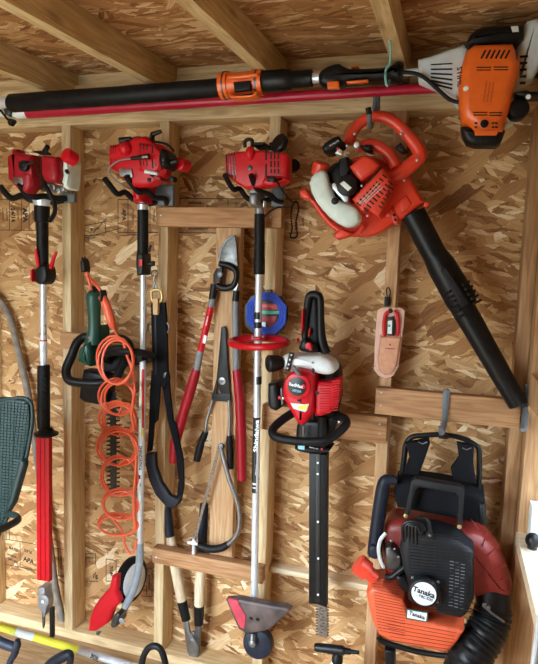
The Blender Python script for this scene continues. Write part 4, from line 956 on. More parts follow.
MB().lathe(a_, b2-a_, [(-.01, .022), (.02, .022), (.022, .030), (.058, .032), (.062, .027)], 18).build('fuel_cap', 'ored', t)
MB().ptube([(*p, .25) for p in c(128, 165, 108, 163, 93, 172, 82, 230, 70, 320, 66, 365)], [4.2, 5.4, 6.8, 7.0, 7.0, 7.2], 16, smooth=4).build('intake_pipe', 'bluegrip', t)
MB().prism(c(50, 325, 62, 312, 88, 318, 88, 375, 70, 382, 50, 372), .285, .21, .01).build('air_box', 'bluegrip', t)
MB().ptube([(*p, .29) for p in c(98, 308, 84, 325, 78, 350, 82, 380, 92, 402)], 2.0, 8, smooth=4, flat=.5).build('hose_clamp', 'alu', t)
# flexible hose going down out of the housing
hp = catmull([(*p, d) for p, d in zip(c(385, 455, 390, 500, 385, 545, 362, 590, 335, 630, 315, 690), (.20, .21, .225, .25, .27, .28))], 12)
n = len(hp); R = []
for i in range(n): R.append((18+5*i/n)*(1+.045*math.sin(i*1.9)) if i > 14 else 17.8)
MB().tube([W(*p) for p in hp], [r*S(*p) for p, r in zip(hp, R)], 22).build('flexible_hose', 'black', t)
MB().ptube([(*p, .275) for p in c(362, 505, 385, 525, 420, 550)], 1.3).disc(*c(366, 505)[0], .277, 2.2, .004).disc(*c(378, 512)[0], .277, 1.8, .004).build('hose_clip', 'steel', t)
MB().ptube([(*p, .22) for p in c(78, 592, 95, 605, 180, 630, 265, 642, 285, 630)], 2.8, 10, smooth=3).build('base_frame', 'black', t)
MB().prism(c(96, 600, 126, 606, 124, 680, 96, 680), .24, .19, .004).build('base_leg', 'black', t)
# ================================================================== petrol hedge trimmer, red and white
c = crop(260, 330, 5.107); k2 = crop(220, 270, 3.493)
t = thing('petrol_hedge_trimmer', 'red and white engine hedge trimmer hanging with its long black blade cover down', 'hedge trimmer', (312, 400, .2))
MB().ptube([(*p, .20) for p in k2(296, 240, 300, 170, 308, 105, 318, 88, 340, 88, 350, 105, 351, 180, 356, 250, 372, 292)], [3.2, 3.4, 3.8, 4.2, 4.2, 4.0, 4.2, 5.2, 5.0], 12, smooth=4).build('rear_handle', 'black', t)
MB().prism(k2(312, 100, 340, 98, 345, 180, 350, 262, 330, 280, 312, 262, 306, 180), .195, .165, .006).build('handle_web', 'shade', t)
MB().prism(k2(285, 235, 305, 228, 322, 245, 350, 245, 365, 290, 330, 292, 285, 285, 274, 272), .235, .15, .012, 3).build('throttle_housing', 'black', t)
MB().prism(k2(290, 135, 298, 133, 296, 180, 290, 222, 283, 224, 284, 175), .228, .20, .003).build('safety_lever', 'bred', t)
MB().prism(k2(314, 200, 321, 202, 318, 228, 309, 232, 312, 214), .215, .19, .002).build('throttle_trigger', 'bred', t)
MB().disc(*k2(309, 266)[0], .245, 3.4, .012).ptube([(*k2(313, 255)[0], .243), (*k2(318, 280)[0], .243)], 1.5).build('stop_switch', 'bred', t)
MB().prism(k2(264, 240, 274, 236, 277, 250, 267, 254), .235, .21, .002).build('lock_button', 'bred', t)
MB().prism(c(250, 118, 330, 105, 380, 135, 418, 180, 428, 240, 426, 340, 402, 440, 350, 470, 270, 460), .205, .13, .02, 4, rb=.008).build('engine_base', 'black', t)
MB().prism(c(105, 125, 150, 108, 250, 116, 320, 112, 352, 124, 390, 148, 410, 185, 405, 218, 372, 235, 310, 228, 262, 205, 200, 188, 150, 205, 112, 195), .275, .18, .028, 5, smooth=2, rb=.01).build('fuel_tank', 'white', t)
MB().lathe(W(*c(112, 168)[0], .262), W(*c(40, 172)[0], .29)-W(*c(112, 168)[0], .262), [(0, .020), (.01, .024), (.034, .027), (.044, .0275), (.048, .023)], 20).build('fuel_cap', 'black', t)
b = MB().prism(c(128, 205, 150, 112, 176, 116, 172, 140, 150, 212), .288, .27, .003).build('tank_strap', 'black', t)
for q in ((160, 128), (152, 152), (146, 176), (140, 196)): screw(b, *c(*q)[0], .2885, 1.0, 'lgrey', 'strap_hole')
screw(t, *c(268, 167)[0], .277, 1.2, 'grey', 'tank_vent')
hs = MB().prism(c(300, 240, 350, 248, 426, 228, 424, 290, 418, 345, 405, 390, 370, 425, 320, 442, 280, 440, 270, 300), .275, .19, .014, 4).build('engine_shroud', 'bred', t)
rg = MB()
for k in range(12): rg.ptube([(*p, .2765) for p in c(306, 275+k*13, 360+(k < 9)*0, 277+k*12.8)], .75, 6)
for k in range(13): rg.ptube([(*p, .2745) for p in c(368, 262+k*12.5, 412-k*1.2, 258+k*12.3)], .7, 6)
rg.build('cooling_ribs', 'red', hs)
rc = MB().prism(c(115, 268, 125, 230, 150, 200, 185, 184, 240, 180, 282, 195, 300, 215, 308, 260, 302, 330, 300, 420, 268, 455, 250, 486, 236, 491, 215, 488, 190, 455, 160, 405, 125, 352, 113, 310), .305, .215, .02, 4).build('recoil_housing', 'bred', t)
MB().disc(*c(190, 289)[0], .312, 13.5, .012, bev=.5, seg=32).build('starter_ring', 'bred', rc)
bd = MB().disc(*c(189, 290)[0], .3145, 9.3, .003, bev=.2, seg=32).build('round_badge', 'bdecal', rc)
text('RedMax', *c(183, 283)[0], .3148, .0098, 'wdecal', rc, ang=-8, sx=.95, bold=.06); text('HT230', *c(188, 312)[0], .3148, .0065, 'cdecal', rc, ang=-4, bold=.04)
MB().disc(*c(222, 290)[0], .3152, 2.3, .001).build('badge_dot', 'bred', rc)
MB().ptube([(*c(168, 188)[0], .318), (*c(182, 205)[0], .322), (*c(205, 232)[0], .322)], [2.2, 2.3, 1.6], 10).build('starter_grip', 'hook', rc)
for q in ((270, 205), (292, 322), (197, 358)): screw(rc, *c(*q)[0], .3075, 1.9, 'black', 'housing_screw')
MB().prism(c(155, 372, 225, 378, 252, 376, 240, 412, 232, 420, 170, 402), .3075, .303, .001).build('warning_label', 'lgrey', rc)
MB().prism(c(190, 386, 246, 380, 236, 410, 205, 404), .3082, .303, .0008).build('label_field', 'yellow', rc)
MB().prism(c(38, 252, 110, 242, 125, 300, 140, 360, 138, 400, 100, 418, 60, 405, 40, 380), .245, .16, .014, 3).build('air_filter', 'black', t)
MB().prism(c(104, 280, 128, 270, 140, 330, 150, 380, 120, 390, 108, 340), .255, .19, .005).build('carburetor', 'dsteel', t)
MB().disc(*c(100, 346)[0], .258, 1.7, .01).build('choke_knob', 'bred', t); screw(t, *c(118, 350)[0], .258, 1.5, 'steel', 'carburetor_screw')
MB().prism(c(200, 440, 300, 440, 400, 400, 420, 440, 370, 560, 320, 600, 200, 600, 180, 560, 185, 480), .20, .13, .015, 3).build('gear_housing', 'black', t)
MB().ptube([(*c(318, 440)[0], .215), (*c(318, 600)[0], .21)], 4.6, 14).build('drive_neck', 'rubber', t)
MB().ptube([(*c(222, 490)[0], .235), (*c(222, 560)[0], .225)], 1.2).build('guard_rod', 'steel', t)
fh = [(*p, d) for p, d in zip(c(165, 425, 110, 462, 65, 508, 78, 545, 150, 562, 230, 570, 330, 566, 385, 535, 440, 482, 425, 448, 380, 440), (.21, .25, .29, .31, .315, .315, .31, .29, .26, .22, .19))]
MB().ptube(fh, 4.3, 14, smooth=4).build('front_handle', 'rubber', t)
gd = MB().prism(c(178, 560, 210, 570, 370, 570, 386, 582, 372, 612, 340, 630, 250, 634, 195, 618, 175, 600), .235, .16, .012, 3, rb=.004).build('blade_guard', 'black', t)
MB().prism(c(192, 582, 228, 584, 228, 612, 194, 608), .2365, .234, .0005).build('guard_badge', 'cdecal', gd)
text('RedMax HT', *c(275, 603)[0], .2355, .0042, 'wdecal', gd, ang=-6); MB().disc(*c(316, 608)[0], .2365, 1.1, .001).build('badge_dot', 'bred', gd)
screw(t, *c(403, 470)[0], .232, 1.1, 'wdecal', 'handle_screw')
k3 = crop(220, 440, 2.9625)
sb = MB().prism(k3(264, 30, 322, 34, 320, 496, 290, 486, 264, 484), .175, .145, .003, 2).build('blade_cover', 'black', t)
MB().prism(k3(284, 40, 298, 40, 297, 480, 284, 480), .178, .174, .0015).build('cover_rib', 'bdecal', sb)
for x, y in ((289, 68), (289, 101), (290, 243), (291, 352), (290, 459)): screw(sb, *k3(x, y)[0], .178, 1.2, 'white', 'cover_rivet')
mb = MB().prism(k3(289, 480, 318, 492, 318, 588, 290, 580), .165, .157, .001)
for k in range(11):
    y = 492+k*8.3
    mb.prism(k3(283, y, 291, y-2, 291, y+4, 283, y+3), .167, .16, .0005).prism(k3(317, y+2, 323, y+2, 323, y+5, 317, y+7), .167, .16, .0005)
mb.build('cutter_blade', 'rust', t)
mb = MB()
for k in range(9): mb.prism(k3(296+(k % 2)*6, 495+k*9, 306+(k % 2)*6, 497+k*9, 304+(k % 2)*6, 501+k*9, 295+(k % 2)*6, 500+k*9), .1675, .164, .0005)
mb.build('blade_teeth', 'dsteel', t)

# ================================================================== green electric hedge trimmer and its cord
c = crop(50, 250, 3.69)
t = thing('electric_hedge_trimmer', 'green electric hedge trimmer behind a coiled orange cord', 'hedge trimmer', (95, 360, .16))
MB().ptube([(*p, .16) for p in c(162, 152, 161, 165, 161, 190, 163, 250, 163, 300, 160, 345)], [4.0, 6.2, 6.5, 5.6, 6.0, 8], 16, smooth=3).build('handle', 'dgreen', t)
MB().prism(c(149, 130, 172, 130, 178, 158, 148, 156), .18, .145, .004).build('cord_socket', 'black', t)
MB().prism(c(106, 368, 145, 336, 180, 328, 190, 380, 186, 435, 165, 430, 108, 412, 102, 398), .21, .125, .018, 4, rb=.008).build('motor_body', 'dgreen', t)
MB().prism(c(142, 318, 158, 316, 159, 331, 143, 332), .188, .16, .002).build('switch', 'cord', t)
MB().prism(c(186, 290, 192, 272, 206, 272, 212, 300, 212, 345, 188, 350), .15, .10, .005).build('rear_body', 'dgreen', t)
lp = [(*p, d) for p, d in zip(c(158, 322, 125, 322, 98, 345, 78, 395, 60, 440, 68, 478, 110, 490, 180, 492, 240, 475, 270, 420, 292, 385, 292, 350, 270, 330, 230, 325), (.15, .16, .18, .20, .22, .235, .235, .225, .2, .17, .15, .14, .13, .12))]
MB().ptube(lp, 4.0, 12, smooth=4).build('front_handle', 'black', t)
MB().prism(c(125, 430, 190, 440, 248, 460, 238, 530, 225, 566, 195, 574, 130, 562, 105, 545, 112, 490), .175, .115, .012, 3).build('hand_guard', 'black', t)
MB().prism(c(195, 355, 290, 345, 300, 400, 250, 450, 195, 450), .145, .10, .012, 3).build('gear_housing', 'shade', t)
k3 = crop(50, 400, 2.515)
mb = MB().prism(k3(150, -20, 166, -20, 168, 240, 152, 240), .135, .128, .001)
for k in range(22):
    y = 2+k*11
    mb.prism(k3(141, y, 152, y-2, 152, y+5, 141, y+4), .137, .13, .0005).prism(k3(165, y+3, 176, y+4, 176, y+8, 165, y+9), .137, .13, .0005)
mb.build('cutter_blade', 'blade', t)

t = thing('extension_cord', 'bright orange coiled extension cord with black plug, draped over the green hedge trimmer', 'cord', (116, 400, .26))
loops = [((243, 405), 62, 88), ((250, 540), 60, 66)]
loops = [((50+x/3.69), (250+y/3.69), rx/3.69, ry/3.69) for (x, y), rx, ry in loops]
loops += [(50+x/2.515, 400+y/2.515, rx/2.515, ry/2.515) for x, y, rx, ry in ((172, 45, 42, 42), (170, 115, 47, 48), (176, 190, 44, 50), (178, 262, 42, 38), (172, 312, 46, 28))]
pts = [(*p, d) for p, d in zip(c(235, 285, 245, 310, 262, 335), (.26, .28, .30))]
n = len(loops)
for i, (x, y, rx, ry) in enumerate(loops):
    for r_ in range(3 if i < 4 else 2):
        N_ = 14
        a0 = -PI/2+.5
        for k in range(N_+ (7 if r_ == (2 if i < 4 else 1) and i < n-1 else 0)):
            a = a0+2*PI*k/N_
            dd = (.305 if i == 0 else .255)+.012*math.sin(a*1.0+i)+.006*r_+.004*(i % 2)
            pts.append((x+r_*1.3-1+(rx+1.2-1.0*r_+.9*math.sin(2*a+i+r_*2))*math.cos(a), y+1.3*r_+(ry-.9*r_)*math.sin(a), dd))
pts += [(*p, .245) for p in k3(160, 300, 182, 330, 188, 365, 202, 386, 214, 375, 218, 350)]
MB().ptube(pts, 1.05, 8, smooth=3).build('coiled_cable', 'cord', t)
MB().ptube([(*p, .285) for p in c(268, 330, 288, 400, 306, 450, 312, 520, 300, 600, 312, 664)]+[(*p, .262) for p in k3(215, 60, 205, 90, 216, 130, 214, 200, 210, 250, 214, 330)], 1.25, 8, smooth=4).build('straight_cable', 'cord', t)
MB().ptube([(*c(190, 172)[0], .25), (*c(205, 195)[0], .255), (*c(228, 270)[0], .255), (*c(238, 290)[0], .25)], [3.2, 4.0, 3.7, 2.2], 12, smooth=3).build('cable_connector', 'cord', t)
MB().prism(c(186, 150, 198, 146, 204, 165, 204, 190, 192, 192), .275, .24, .003).build('connector_clip', 'black', t)
MB().prism(c(113, 42, 124, 30, 136, 38, 146, 66, 142, 84, 120, 82, 116, 64), .20, .165, .006).ptube([(*c(118, 40)[0], .18), (*c(120, 26)[0], .18)], .8).ptube([(*c(130, 38)[0], .18), (*c(129, 24)[0], .18)], .8).build('plug', 'black', t)
MB().ptube([(*p, .19) for p in c(134, 82, 142, 100, 160, 118, 175, 135, 192, 158)]+[(*c(196, 176)[0], .24)], 1.5, smooth=4).build('plug_lead', 'cord', t)
MB().ptube([(*p, .215) for p in c(150, 148, 145, 115, 136, 98)], 1.2, smooth=4).build('short_lead', 'cord', t)

# ================================================================== shoulder harness
c = crop(130, 230, 3.492); k4 = crop(130, 400, 2.514)
t = thing('shoulder_harness', 'black webbing shoulder harness with a clip, hanging in a long loop', 'harness', (156, 300, .14))
MB().ptube([(*c(86+11*math.cos(a), 152+11*math.sin(a))[0], .15) for a in [2*PI*i/16 for i in range(16)]], .7, 8, closed=True).build('split_ring', 'dsteel', t)
MB().ptube([(*p, .15) for p in c(86, 160, 84, 175, 88, 190, 94, 200, 90, 212, 82, 205, 84, 190)], 1.0, smooth=4).build('snap_hook', 'steel', t)
MB().ptube([(*p, .155) for p in c(74, 215, 76, 240, 84, 250, 106, 250, 112, 236, 108, 214, 92, 208, 74, 215)], 1.3, smooth=3).build('swivel_clip', 'brass', t)
MB().prism(c(79, 238, 103, 238, 103, 297, 80, 295), .168, .155, .002).build('webbing_tab', 'tabtan', t)
MB().ptube([(*c(78+17*math.cos(a), 341+20*math.sin(a))[0], .145) for a in [2*PI*i/16 for i in range(16)]], 1.0, 8, closed=True).build('side_ring', 'steel', t)
MB().ptube([(*c(120+17*math.cos(a), 341+20*math.sin(a))[0], .145) for a in [2*PI*i/16 for i in range(16)]], 1.0, 8, closed=True).build('side_ring', 'steel', t)
MB().prism(c(72, 255, 124, 252, 130, 300, 134, 400, 136, 490, 142, 520, 120, 560, 108, 540, 96, 520, 78, 500, 76, 400), .152, .140, .003).build('upper_strap', 'fabric', t)
MB().prism(c(84, 254, 92, 254, 96, 500, 88, 505), .1555, .151, .001).build('strap_fold', 'shade', t)
st = MB().prism([p for p in c(76, 490, 110, 510, 108, 560, 100, 664)]+[p for p in k4(62, 60, 55, 128, 42, 132, 48, 60)]+[p for p in c(70, 560)], .150, .140, .002).build('left_strap', 'fabric', t)
MB().prism([p for p in c(108, 505, 134, 495, 142, 580, 152, 664)]+[p for p in k4(116, 60, 136, 150, 138, 215, 130, 255, 112, 268, 120, 240, 124, 200, 116, 130, 95, 50)]+[p for p in c(118, 580)], .146, .136, .002).build('right_strap', 'fabric', t)
MB().prism(k4(40, 130, 64, 128, 66, 165, 80, 205, 104, 240, 124, 248, 134, 240, 128, 262, 112, 274, 92, 268, 65, 238, 48, 200, 38, 160), .158, .138, .005, 3).build('shoulder_pad', 'bluegrip', t)
MB().prism(c(116, 502, 128, 497, 124, 515, 117, 517), .155, .15, .001).build('strap_slider', 'steel', t)

# ================================================================== red bypass lopper
t = thing('bypass_lopper', 'large red handled lopper with curved pointed blade at the top', 'lopper', (225, 330, SD+.015))
D = .115
MB().prism(c(368, 18, 374, 50, 377, 100, 380, 140, 366, 138, 345, 125, 312, 118, 312, 95, 318, 68, 335, 40, 352, 25), D, D-.007, .002, 2).build('cutting_blade', 'bladegrey', t)
MB().prism(c(368, 18, 355, 28, 338, 44, 322, 70, 316, 100, 314, 118, 308, 112, 309, 90, 316, 62, 332, 36, 350, 20), D+.002, D-.006, .001, 1).build('blade_edge', 'dsteel', t)
MB().ptube([(*p, D+.006) for p in c(312, 118, 345, 125, 368, 140, 372, 165, 362, 192, 345, 202, 322, 202, 304, 192)], [2.6, 3.2, 3.3, 2.9, 3.0, 3.2, 3.4, 3.2], 10, smooth=4).build('hook_jaw', 'black', t)
MB().prism(c(300, 135, 330, 128, 332, 150, 322, 175, 326, 200, 305, 206, 290, 180, 290, 155), D+.009, D-.01, .004).build('pivot_plate', 'black', t)
screw(t, *c(313, 155)[0], D+.010, 3.0, 'dsteel', 'pivot_bolt')
MB().prism(c(303, 182, 312, 180, 314, 206, 303, 208), D+.012, D+.006, .001).build('red_bumper', 'bred', t)
MB().prism(c(378, 160, 384, 190, 374, 220, 362, 226, 356, 212, 368, 190), D+.006, D-.006, .003).build('jaw_shank', 'steel', t)
def rod(pts, r, m, name, parent, seg=14, **k): return MB().ptube(pts, r, seg, **k).build(name, m, parent)
rod([(*c(296, 190)[0], D), (*c(287, 242)[0], D)], [4, 3.3], 'black', 'ferrule', t)
rod([(*c(288, 238)[0], D), (*c(283, 268)[0], D)], 3.3, 'grey', 'handle_collar', t)
rod([(*c(284, 264)[0], D), (*c(246, 424)[0], D)], 3.2, 'bred', 'handle_tube', t)
MB().prism(c(259, 366, 270, 370, 264, 398, 253, 394), D+.0125, D+.008, .0005).build('price_sticker', 'wdecal', t)
text('GARDEN', *c(268, 318)[0], D+.0118, .006, 'wdecal', t, ang=-103)
rod([(*c(246, 422)[0], D), (*c(232, 492)[0], D)], 3.3, 'grey', 'handle_sleeve', t)
rod([(*c(233, 486)[0], D), (*c(226, 510)[0], D), (*c(196, 610)[0], D), (175, 443, D), (173.5, 462, D)], [3.9, 4.6, 4.8, 4.8, 4.2], 'dred', 'rubber_grip', t, smooth=0)
rod([(*c(372, 212)[0], D), (*c(368, 250)[0], D)], [3.2, 3.4], 'black', 'ferrule', t)
rod([(*c(368, 248)[0], D), (*c(371, 492)[0], D)], 3.4, 'grey', 'handle_tube', t)
rod([(*c(371, 488)[0], D), (*c(374, 500)[0], D), (*c(384, 600)[0], D), (241.5, 440, D), (242, 480, D)], [3.9, 4.5, 4.9, 4.9, 4.4], 'dred', 'rubber_grip', t)

# ================================================================== black hedge shears
t = thing('hedge_shears', 'closed black hedge shears with slim metal arms, points up', 'shears', (220, 400, SD+.02))
D = .105
MB().prism(c(319, 338, 331, 335, 336, 345, 343, 470, 350, 560, 352, 598, 335, 602, 312, 560, 305, 530, 300, 590, 286, 596, 290, 565, 302, 520, 312, 420), D, D-.006, .0015, 2).build('blades', 'black', t)
MB().prism(c(286, 570, 352, 570, 354, 600, 284, 598), D+.001, D-.004, .002).build('blade_yoke', 'black', t)
screw(t, *c(321, 528)[0], D+.003, 3.6, 'steel', 'pivot_bolt'); screw(t, *c(321, 528)[0], D+.005, 1.8, 'dsteel', 'pivot_nut')
rod([(*c(289, 592)[0], D), (*c(268, 664)[0], D), (*k4(188, 90)[0], D)], 1.6, 'steel', 'arm', t)
rod([(*c(346, 595)[0], D), (*c(348, 664)[0], D), (*k4(249, 92)[0], D)], 1.6, 'steel', 'arm', t)
rod([(*k4(190, 80)[0], D), (*k4(184, 95)[0], D), (*k4(180, 105)[0], D), (*k4(176, 118)[0], D), (*k4(168, 152)[0], D)], [3.0, 3.6, 3.0, 3.7, 3.4], 'rubber', 'grip', t)
rod([(*k4(250, 90)[0], D), (*k4(250, 105)[0], D), (*k4(251, 115)[0], D), (*k4(251, 130)[0], D), (*k4(252, 172)[0], D)], [2.6, 3.4, 2.9, 3.5, 3.0], 'rubber', 'grip', t)

# ================================================================== bow saw
t = thing('bow_saw', 'small bow saw with curved metal frame and black grip, hanging by its top', 'saw', (215, 500, .12))
D = .125
MB().ptube([(*p, D) for p in k4(226, 112, 236, 150, 250, 200, 268, 250, 276, 295, 270, 335, 250, 360, 235, 368)], [2, 2.2, 2.3, 2.3, 2.3, 2.4, 2.5, 2.5], 12, smooth=4).build('bow_frame', 'steel', t)
MB().ptube([(*p, D) for p in k4(246, 362, 232, 371, 205, 375, 178, 368, 168, 360)], [3.2, 3.6, 3.6, 3.5, 3.0], 12, smooth=3).build('grip', 'rubber', t)
mb = MB().prism(k4(222, 112, 228, 115, 207, 200, 182, 290, 164, 362, 157, 358, 176, 288, 200, 196), D+.002, D-.001, .0004, 1)
bl = mb.build('saw_blade', 'rust', t)
mb = MB()
for k in range(30):
    f = k/30; x, y = 219-62*f, 122+232*f-0
    mb.prism(k4(x-2, y, x+3, y-2, x+2, y+5), D+.0012, D-.0004, .0002, 1)
mb.build('saw_teeth', 'dsteel', bl)
MB().disc(*k4(227, 118)[0], D+.006, 3.2, .014).build('frame_clamp', 'dsteel', t)
MB().ptube([(*k4(147, 358)[0], D+.01), (*k4(170, 362)[0], D+.01)], 1.7).ptube([(*k4(160, 346)[0], D+.01), (*k4(160, 386)[0], D+.004)], [1.3, 1.9]).disc(*k4(159, 360)[0], D+.014, 2.4, .012).build('wing_nut', 'alu', t)

# ================================================================== wooden handled lopper, points down
t = thing('wooden_handled_lopper', 'long lopper with pale wooden handles, jaws down near the bottom plate', 'lopper', (192, 560, .07))
D = .065
rod([(*k4(90, 262)[0], D), (*k4(92, 275)[0], D), (*k4(101, 345)[0], D)], [3.6, 4.6, 4.2], 'bluegrip', 'grip', t)
rod([(*k4(101, 342)[0], D), (*k4(114, 420)[0], D), (*k4(131, 508)[0], D)], [4.4, 4.8, 4.5], 'handlewood', 'handle', t)
rod([(*k4(130, 504)[0], D), (*k4(141, 552)[0], D)], [4.7, 4.2], 'black', 'ferrule', t)
rod([(*k4(186, 262)[0], D), (*k4(183, 330)[0], D), (*k4(181, 392)[0], D)], [4.0, 4.4, 4.4], 'bluegrip', 'grip', t)
rod([(*k4(181, 388)[0], D), (*k4(176, 460)[0], D), (*k4(174, 520)[0], D)], [4.6, 4.9, 4.7], 'handlewood', 'handle', t)
rod([(*k4(174, 515)[0], D), (*k4(173, 563)[0], D)], [4.9, 4.3], 'black', 'ferrule', t)
k5 = crop(140, 530, 4.96)
MB().prism(k5(214, 440, 240, 445, 248, 500, 275, 540, 296, 585, 290, 620, 270, 645, 250, 640, 235, 600, 222, 520), D+.006, D-.004, .002).build('cutting_blade', 'steel', t)
MB().prism(k5(278, 460, 306, 462, 300, 540, 300, 610, 282, 645, 262, 648, 242, 632, 238, 600, 262, 590, 276, 540, 250, 520, 258, 498, 275, 505), D+.002, D-.009, .002).build('hook_jaw', 'dsteel', t)
screw(t, *k5(258, 555)[0], D+.008, 2.6, 'steel', 'pivot_bolt'); screw(t, *k5(262, 516)[0], D+.003, 1.8, 'steel', 'stop_bolt')

# ================================================================== trimmer line spool card
c = crop(220, 270, 3.493)
t = thing('trimmer_line_spool', 'blue coil of trimmer line in its pack behind the red ring handle', 'line spool', (267, 318, SD+.01))
D = SD+.022
MB().prism(c(108, 90, 150, 82, 155, 68, 182, 68, 186, 84, 215, 92, 238, 130, 240, 165, 225, 205, 195, 232, 120, 228, 86, 195, 84, 130), SD+.008, SD+.001, .002).build('backing_card', 'bdecal', t)
MB().prism(c(158, 72, 178, 72, 180, 79, 157, 79), SD+.0085, SD+.006, .0005).build('hang_hole', 'tanX', t)
cx, cy = c(162, 152)[0]
u = S(cx, cy, D)
for rr in (0, 1, 2, 3):
    MB().tube([W(cx, cy, D-.004)+Vector(((14.2+rr*2.2)*u*math.cos(a), 0, (14.2+rr*2.2)*1.02*u*math.sin(a))) for a in [2*PI*i/8+PI/8 for i in range(8)]] if rr == 3 else [W(cx, cy, D-.003+(.002 if rr == 1 else 0))+Vector(((14.2+rr*2.2)*u*math.cos(a), 0, (14.2+rr*2.2)*1.02*u*math.sin(a))) for a in [2*PI*i/40 for i in range(40)]], 1.35*u, 8, closed=True).build('line_coil', 'blue', t)
MB().disc(cx, cy, D-.006, 13, .008, seg=32).build('label_disc', 'bdecal', t)
MB().prism(c(120, 118, 205, 118, 208, 138, 118, 138), D-.0045, D-.008, .0005).build('red_band', 'bred', t)
MB().prism(c(116, 142, 208, 142, 208, 154, 116, 154), D-.0045, D-.008, .0005).build('green_band', 'gdecal', t)
MB().prism(c(135, 182, 160, 182, 160, 208, 135, 206), D-.0045, D-.008, .0005).build('spec_label', 'wdecal', t)
MB().prism(c(120, 165, 200, 160, 190, 195, 170, 200, 165, 178, 130, 180), D-.0048, D-.008, .0005).build('label_art', 'dred', t)
text('TRIMMER LINE', *c(165, 128)[0], D-.0045, .0045, 'wdecal', t)

# ================================================================== pruners in leather sheath
c = crop(360, 190, 2.764)
t = thing('pruner_sheath', 'tan leather sheath with red handled pruners, hung on the stud by a black loop', 'sheath', (388, 340, SD))
sh = MB().prism(c(48, 332, 60, 325, 112, 324, 125, 332, 122, 370, 116, 420, 106, 490, 92, 514, 72, 522, 52, 514, 39, 498, 40, 430), SD+.008, SD+.0006, .003).build('sheath_back', 'leather2', t)
MB().prism(c(55, 404, 114, 406, 108, 450, 100, 490, 86, 510, 68, 512, 52, 500, 48, 470), SD+.022, SD+.008, .007, 3).build('sheath_pocket', 'leather', t)
MB().prism(c(70, 436, 96, 438, 96, 440.5, 70, 438.5), SD+.0226, SD+.02, .0003).disc(*c(83, 428)[0], SD+.0226, .9, .001).build('pressed_mark', 'dred', t)
MB().disc(*c(84, 334)[0], SD+.0088, 2.6, .004).build('hanging_hole', 'bdecal', t)
for q in ((57, 402), (111, 404), (101, 492), (40, 486)): screw(t, *c(*q)[0], SD+.0235 if q[1] < 450 else SD+.02, 1.0, 'steel', 'rivet')
t2 = thing('hand_pruners', 'red handled pruners tucked in the tan leather sheath', 'pruners', (391, 325, SD))
MB().ptube([(*p, SD+.019) for p in c(67, 404, 66, 370, 70, 345, 78, 335)], [1.7, 1.8, 1.8, 1.5], 10, smooth=4).build('handle', 'bred', t2)
MB().ptube([(*p, SD+.019) for p in c(103, 404, 106, 370, 103, 345, 94, 332)], [1.7, 1.8, 1.8, 1.5], 10, smooth=4).build('handle', 'bred', t2)
MB().prism(c(76, 352, 92, 348, 98, 370, 96, 403, 76, 402), SD+.019, SD+.010, .003).build('blade_shank', 'bdecal', t2)
MB().prism(c(77, 362, 89, 360, 88, 398, 76, 397), SD+.0205, SD+.018, .0004).build('sticker', 'wdecal', t2); MB().prism(c(78, 372, 84, 371, 84, 378, 78, 379), SD+.0209, SD+.02, .0003).build('sticker_mark', 'gdecal', t2)
hk = MB().prism(c(68, 294, 84, 296, 82, 322, 66, 322), SD+.016, SD+.002, .003).ptube([(*p, SD+.012) for p in c(80, 298, 84, 282, 79, 270, 73, 276, 76, 300)], .6, smooth=4)
hk = hk.build('belt_clip', 'black'); tag(hk, 'small black clip and wire loop holding the tan sheath on the stud', 'clip')

# ================================================================== spray nozzle on a white bottle
c = crop(270, 560, 4.484)
t = thing('spray_bottle', 'white bottle with a black nozzle, only its top in view at the bottom edge', 'bottle', (334, 690, .25))
D = .25
nz = MB().ptube([(*p, D) for p in c(202, 392, 215, 392, 280, 400, 330, 406)], [3.6, 4.2, 4.6, 4.6], 14).build('nozzle_body', 'black', t)
MB().ptube([(*p, D) for p in c(325, 406, 338, 408, 362, 411)], [4.2, 3.2, 2.9], 14).build('nozzle_neck', 'black', nz)
MB().ptube([(*p, D) for p in c(360, 411, 400, 415)], [2.2, 1.9], 14).build('nozzle_tip', 'black', nz)
cz = W(*c(302, 440)[0], D)
MB().lathe(cz+Vector((0, 0, -.012)), (0, 0, 1), [(0, .018), (.016, .018), (.028, .011), (.04, .010)], 20).build('cap', 'black', t)
zz = cz.z-.01
MB().lathe((cz.x, cz.y, .0), (0, 0, 1), [(0, .036), (.004, .039), (zz-.045, .039), (zz-.012, .02), (zz, .017)], 24).build('bottle', 'white', t)
BOT = zz

# ================================================================== green folding chair at the left edge
c = crop(0, 390, 3.9)
t = thing('green_mesh_chair', 'dark green mesh chair back and armrest cut off by the left edge', 'chair', Vector((.2, -1.05, .4)))
d = .75
edge = [(0, 399), (18, 397.5), (27, 399), (31.5, 404), (32.5, 411), (32, 425), (27, 455), (20, 480), (12, 505), (4, 525), (-6, 545), (-14, 570), (-18, 590)]
mir = [(-96-x, y-12) for x, y in edge[::-1]]
MB().prism(edge+mir, d, d-.012, .004, 2).build('chair_back', 'mesh', t)
rg = MB()
for k in range(64):
    y = 402+k*2.9; x1 = 29 if y < 440 else 29-(y-440)*.33
    rg.ptube([(-93-x1, y-15, d+.001), (x1, y+.8-1, d+.001)], .5, 5)
for k in range(44): rg.ptube([(28-k*3.4, 403-k*.3, d+.0015), (22-k*3.2, 460 if k < 4 or k > 39 else 540, d+.0015)], .28, 5)
rg.build('woven_mesh', 'weave', t)
MB().ptube([(x, y, d-.004) for x, y in edge+mir], 1.6, 10, smooth=2, closed=True).build('back_frame', 'mesh', t)
pr, pl, pb = W(-14, 560, d), W(-84, 560, d), W(-18, 590, d)
zs = pb.z-.06
MB().box((pl.x-.02, -d-.42, zs-.03), (pr.x+.0, -d-.0, zs), .012).build('seat', 'mesh', t)
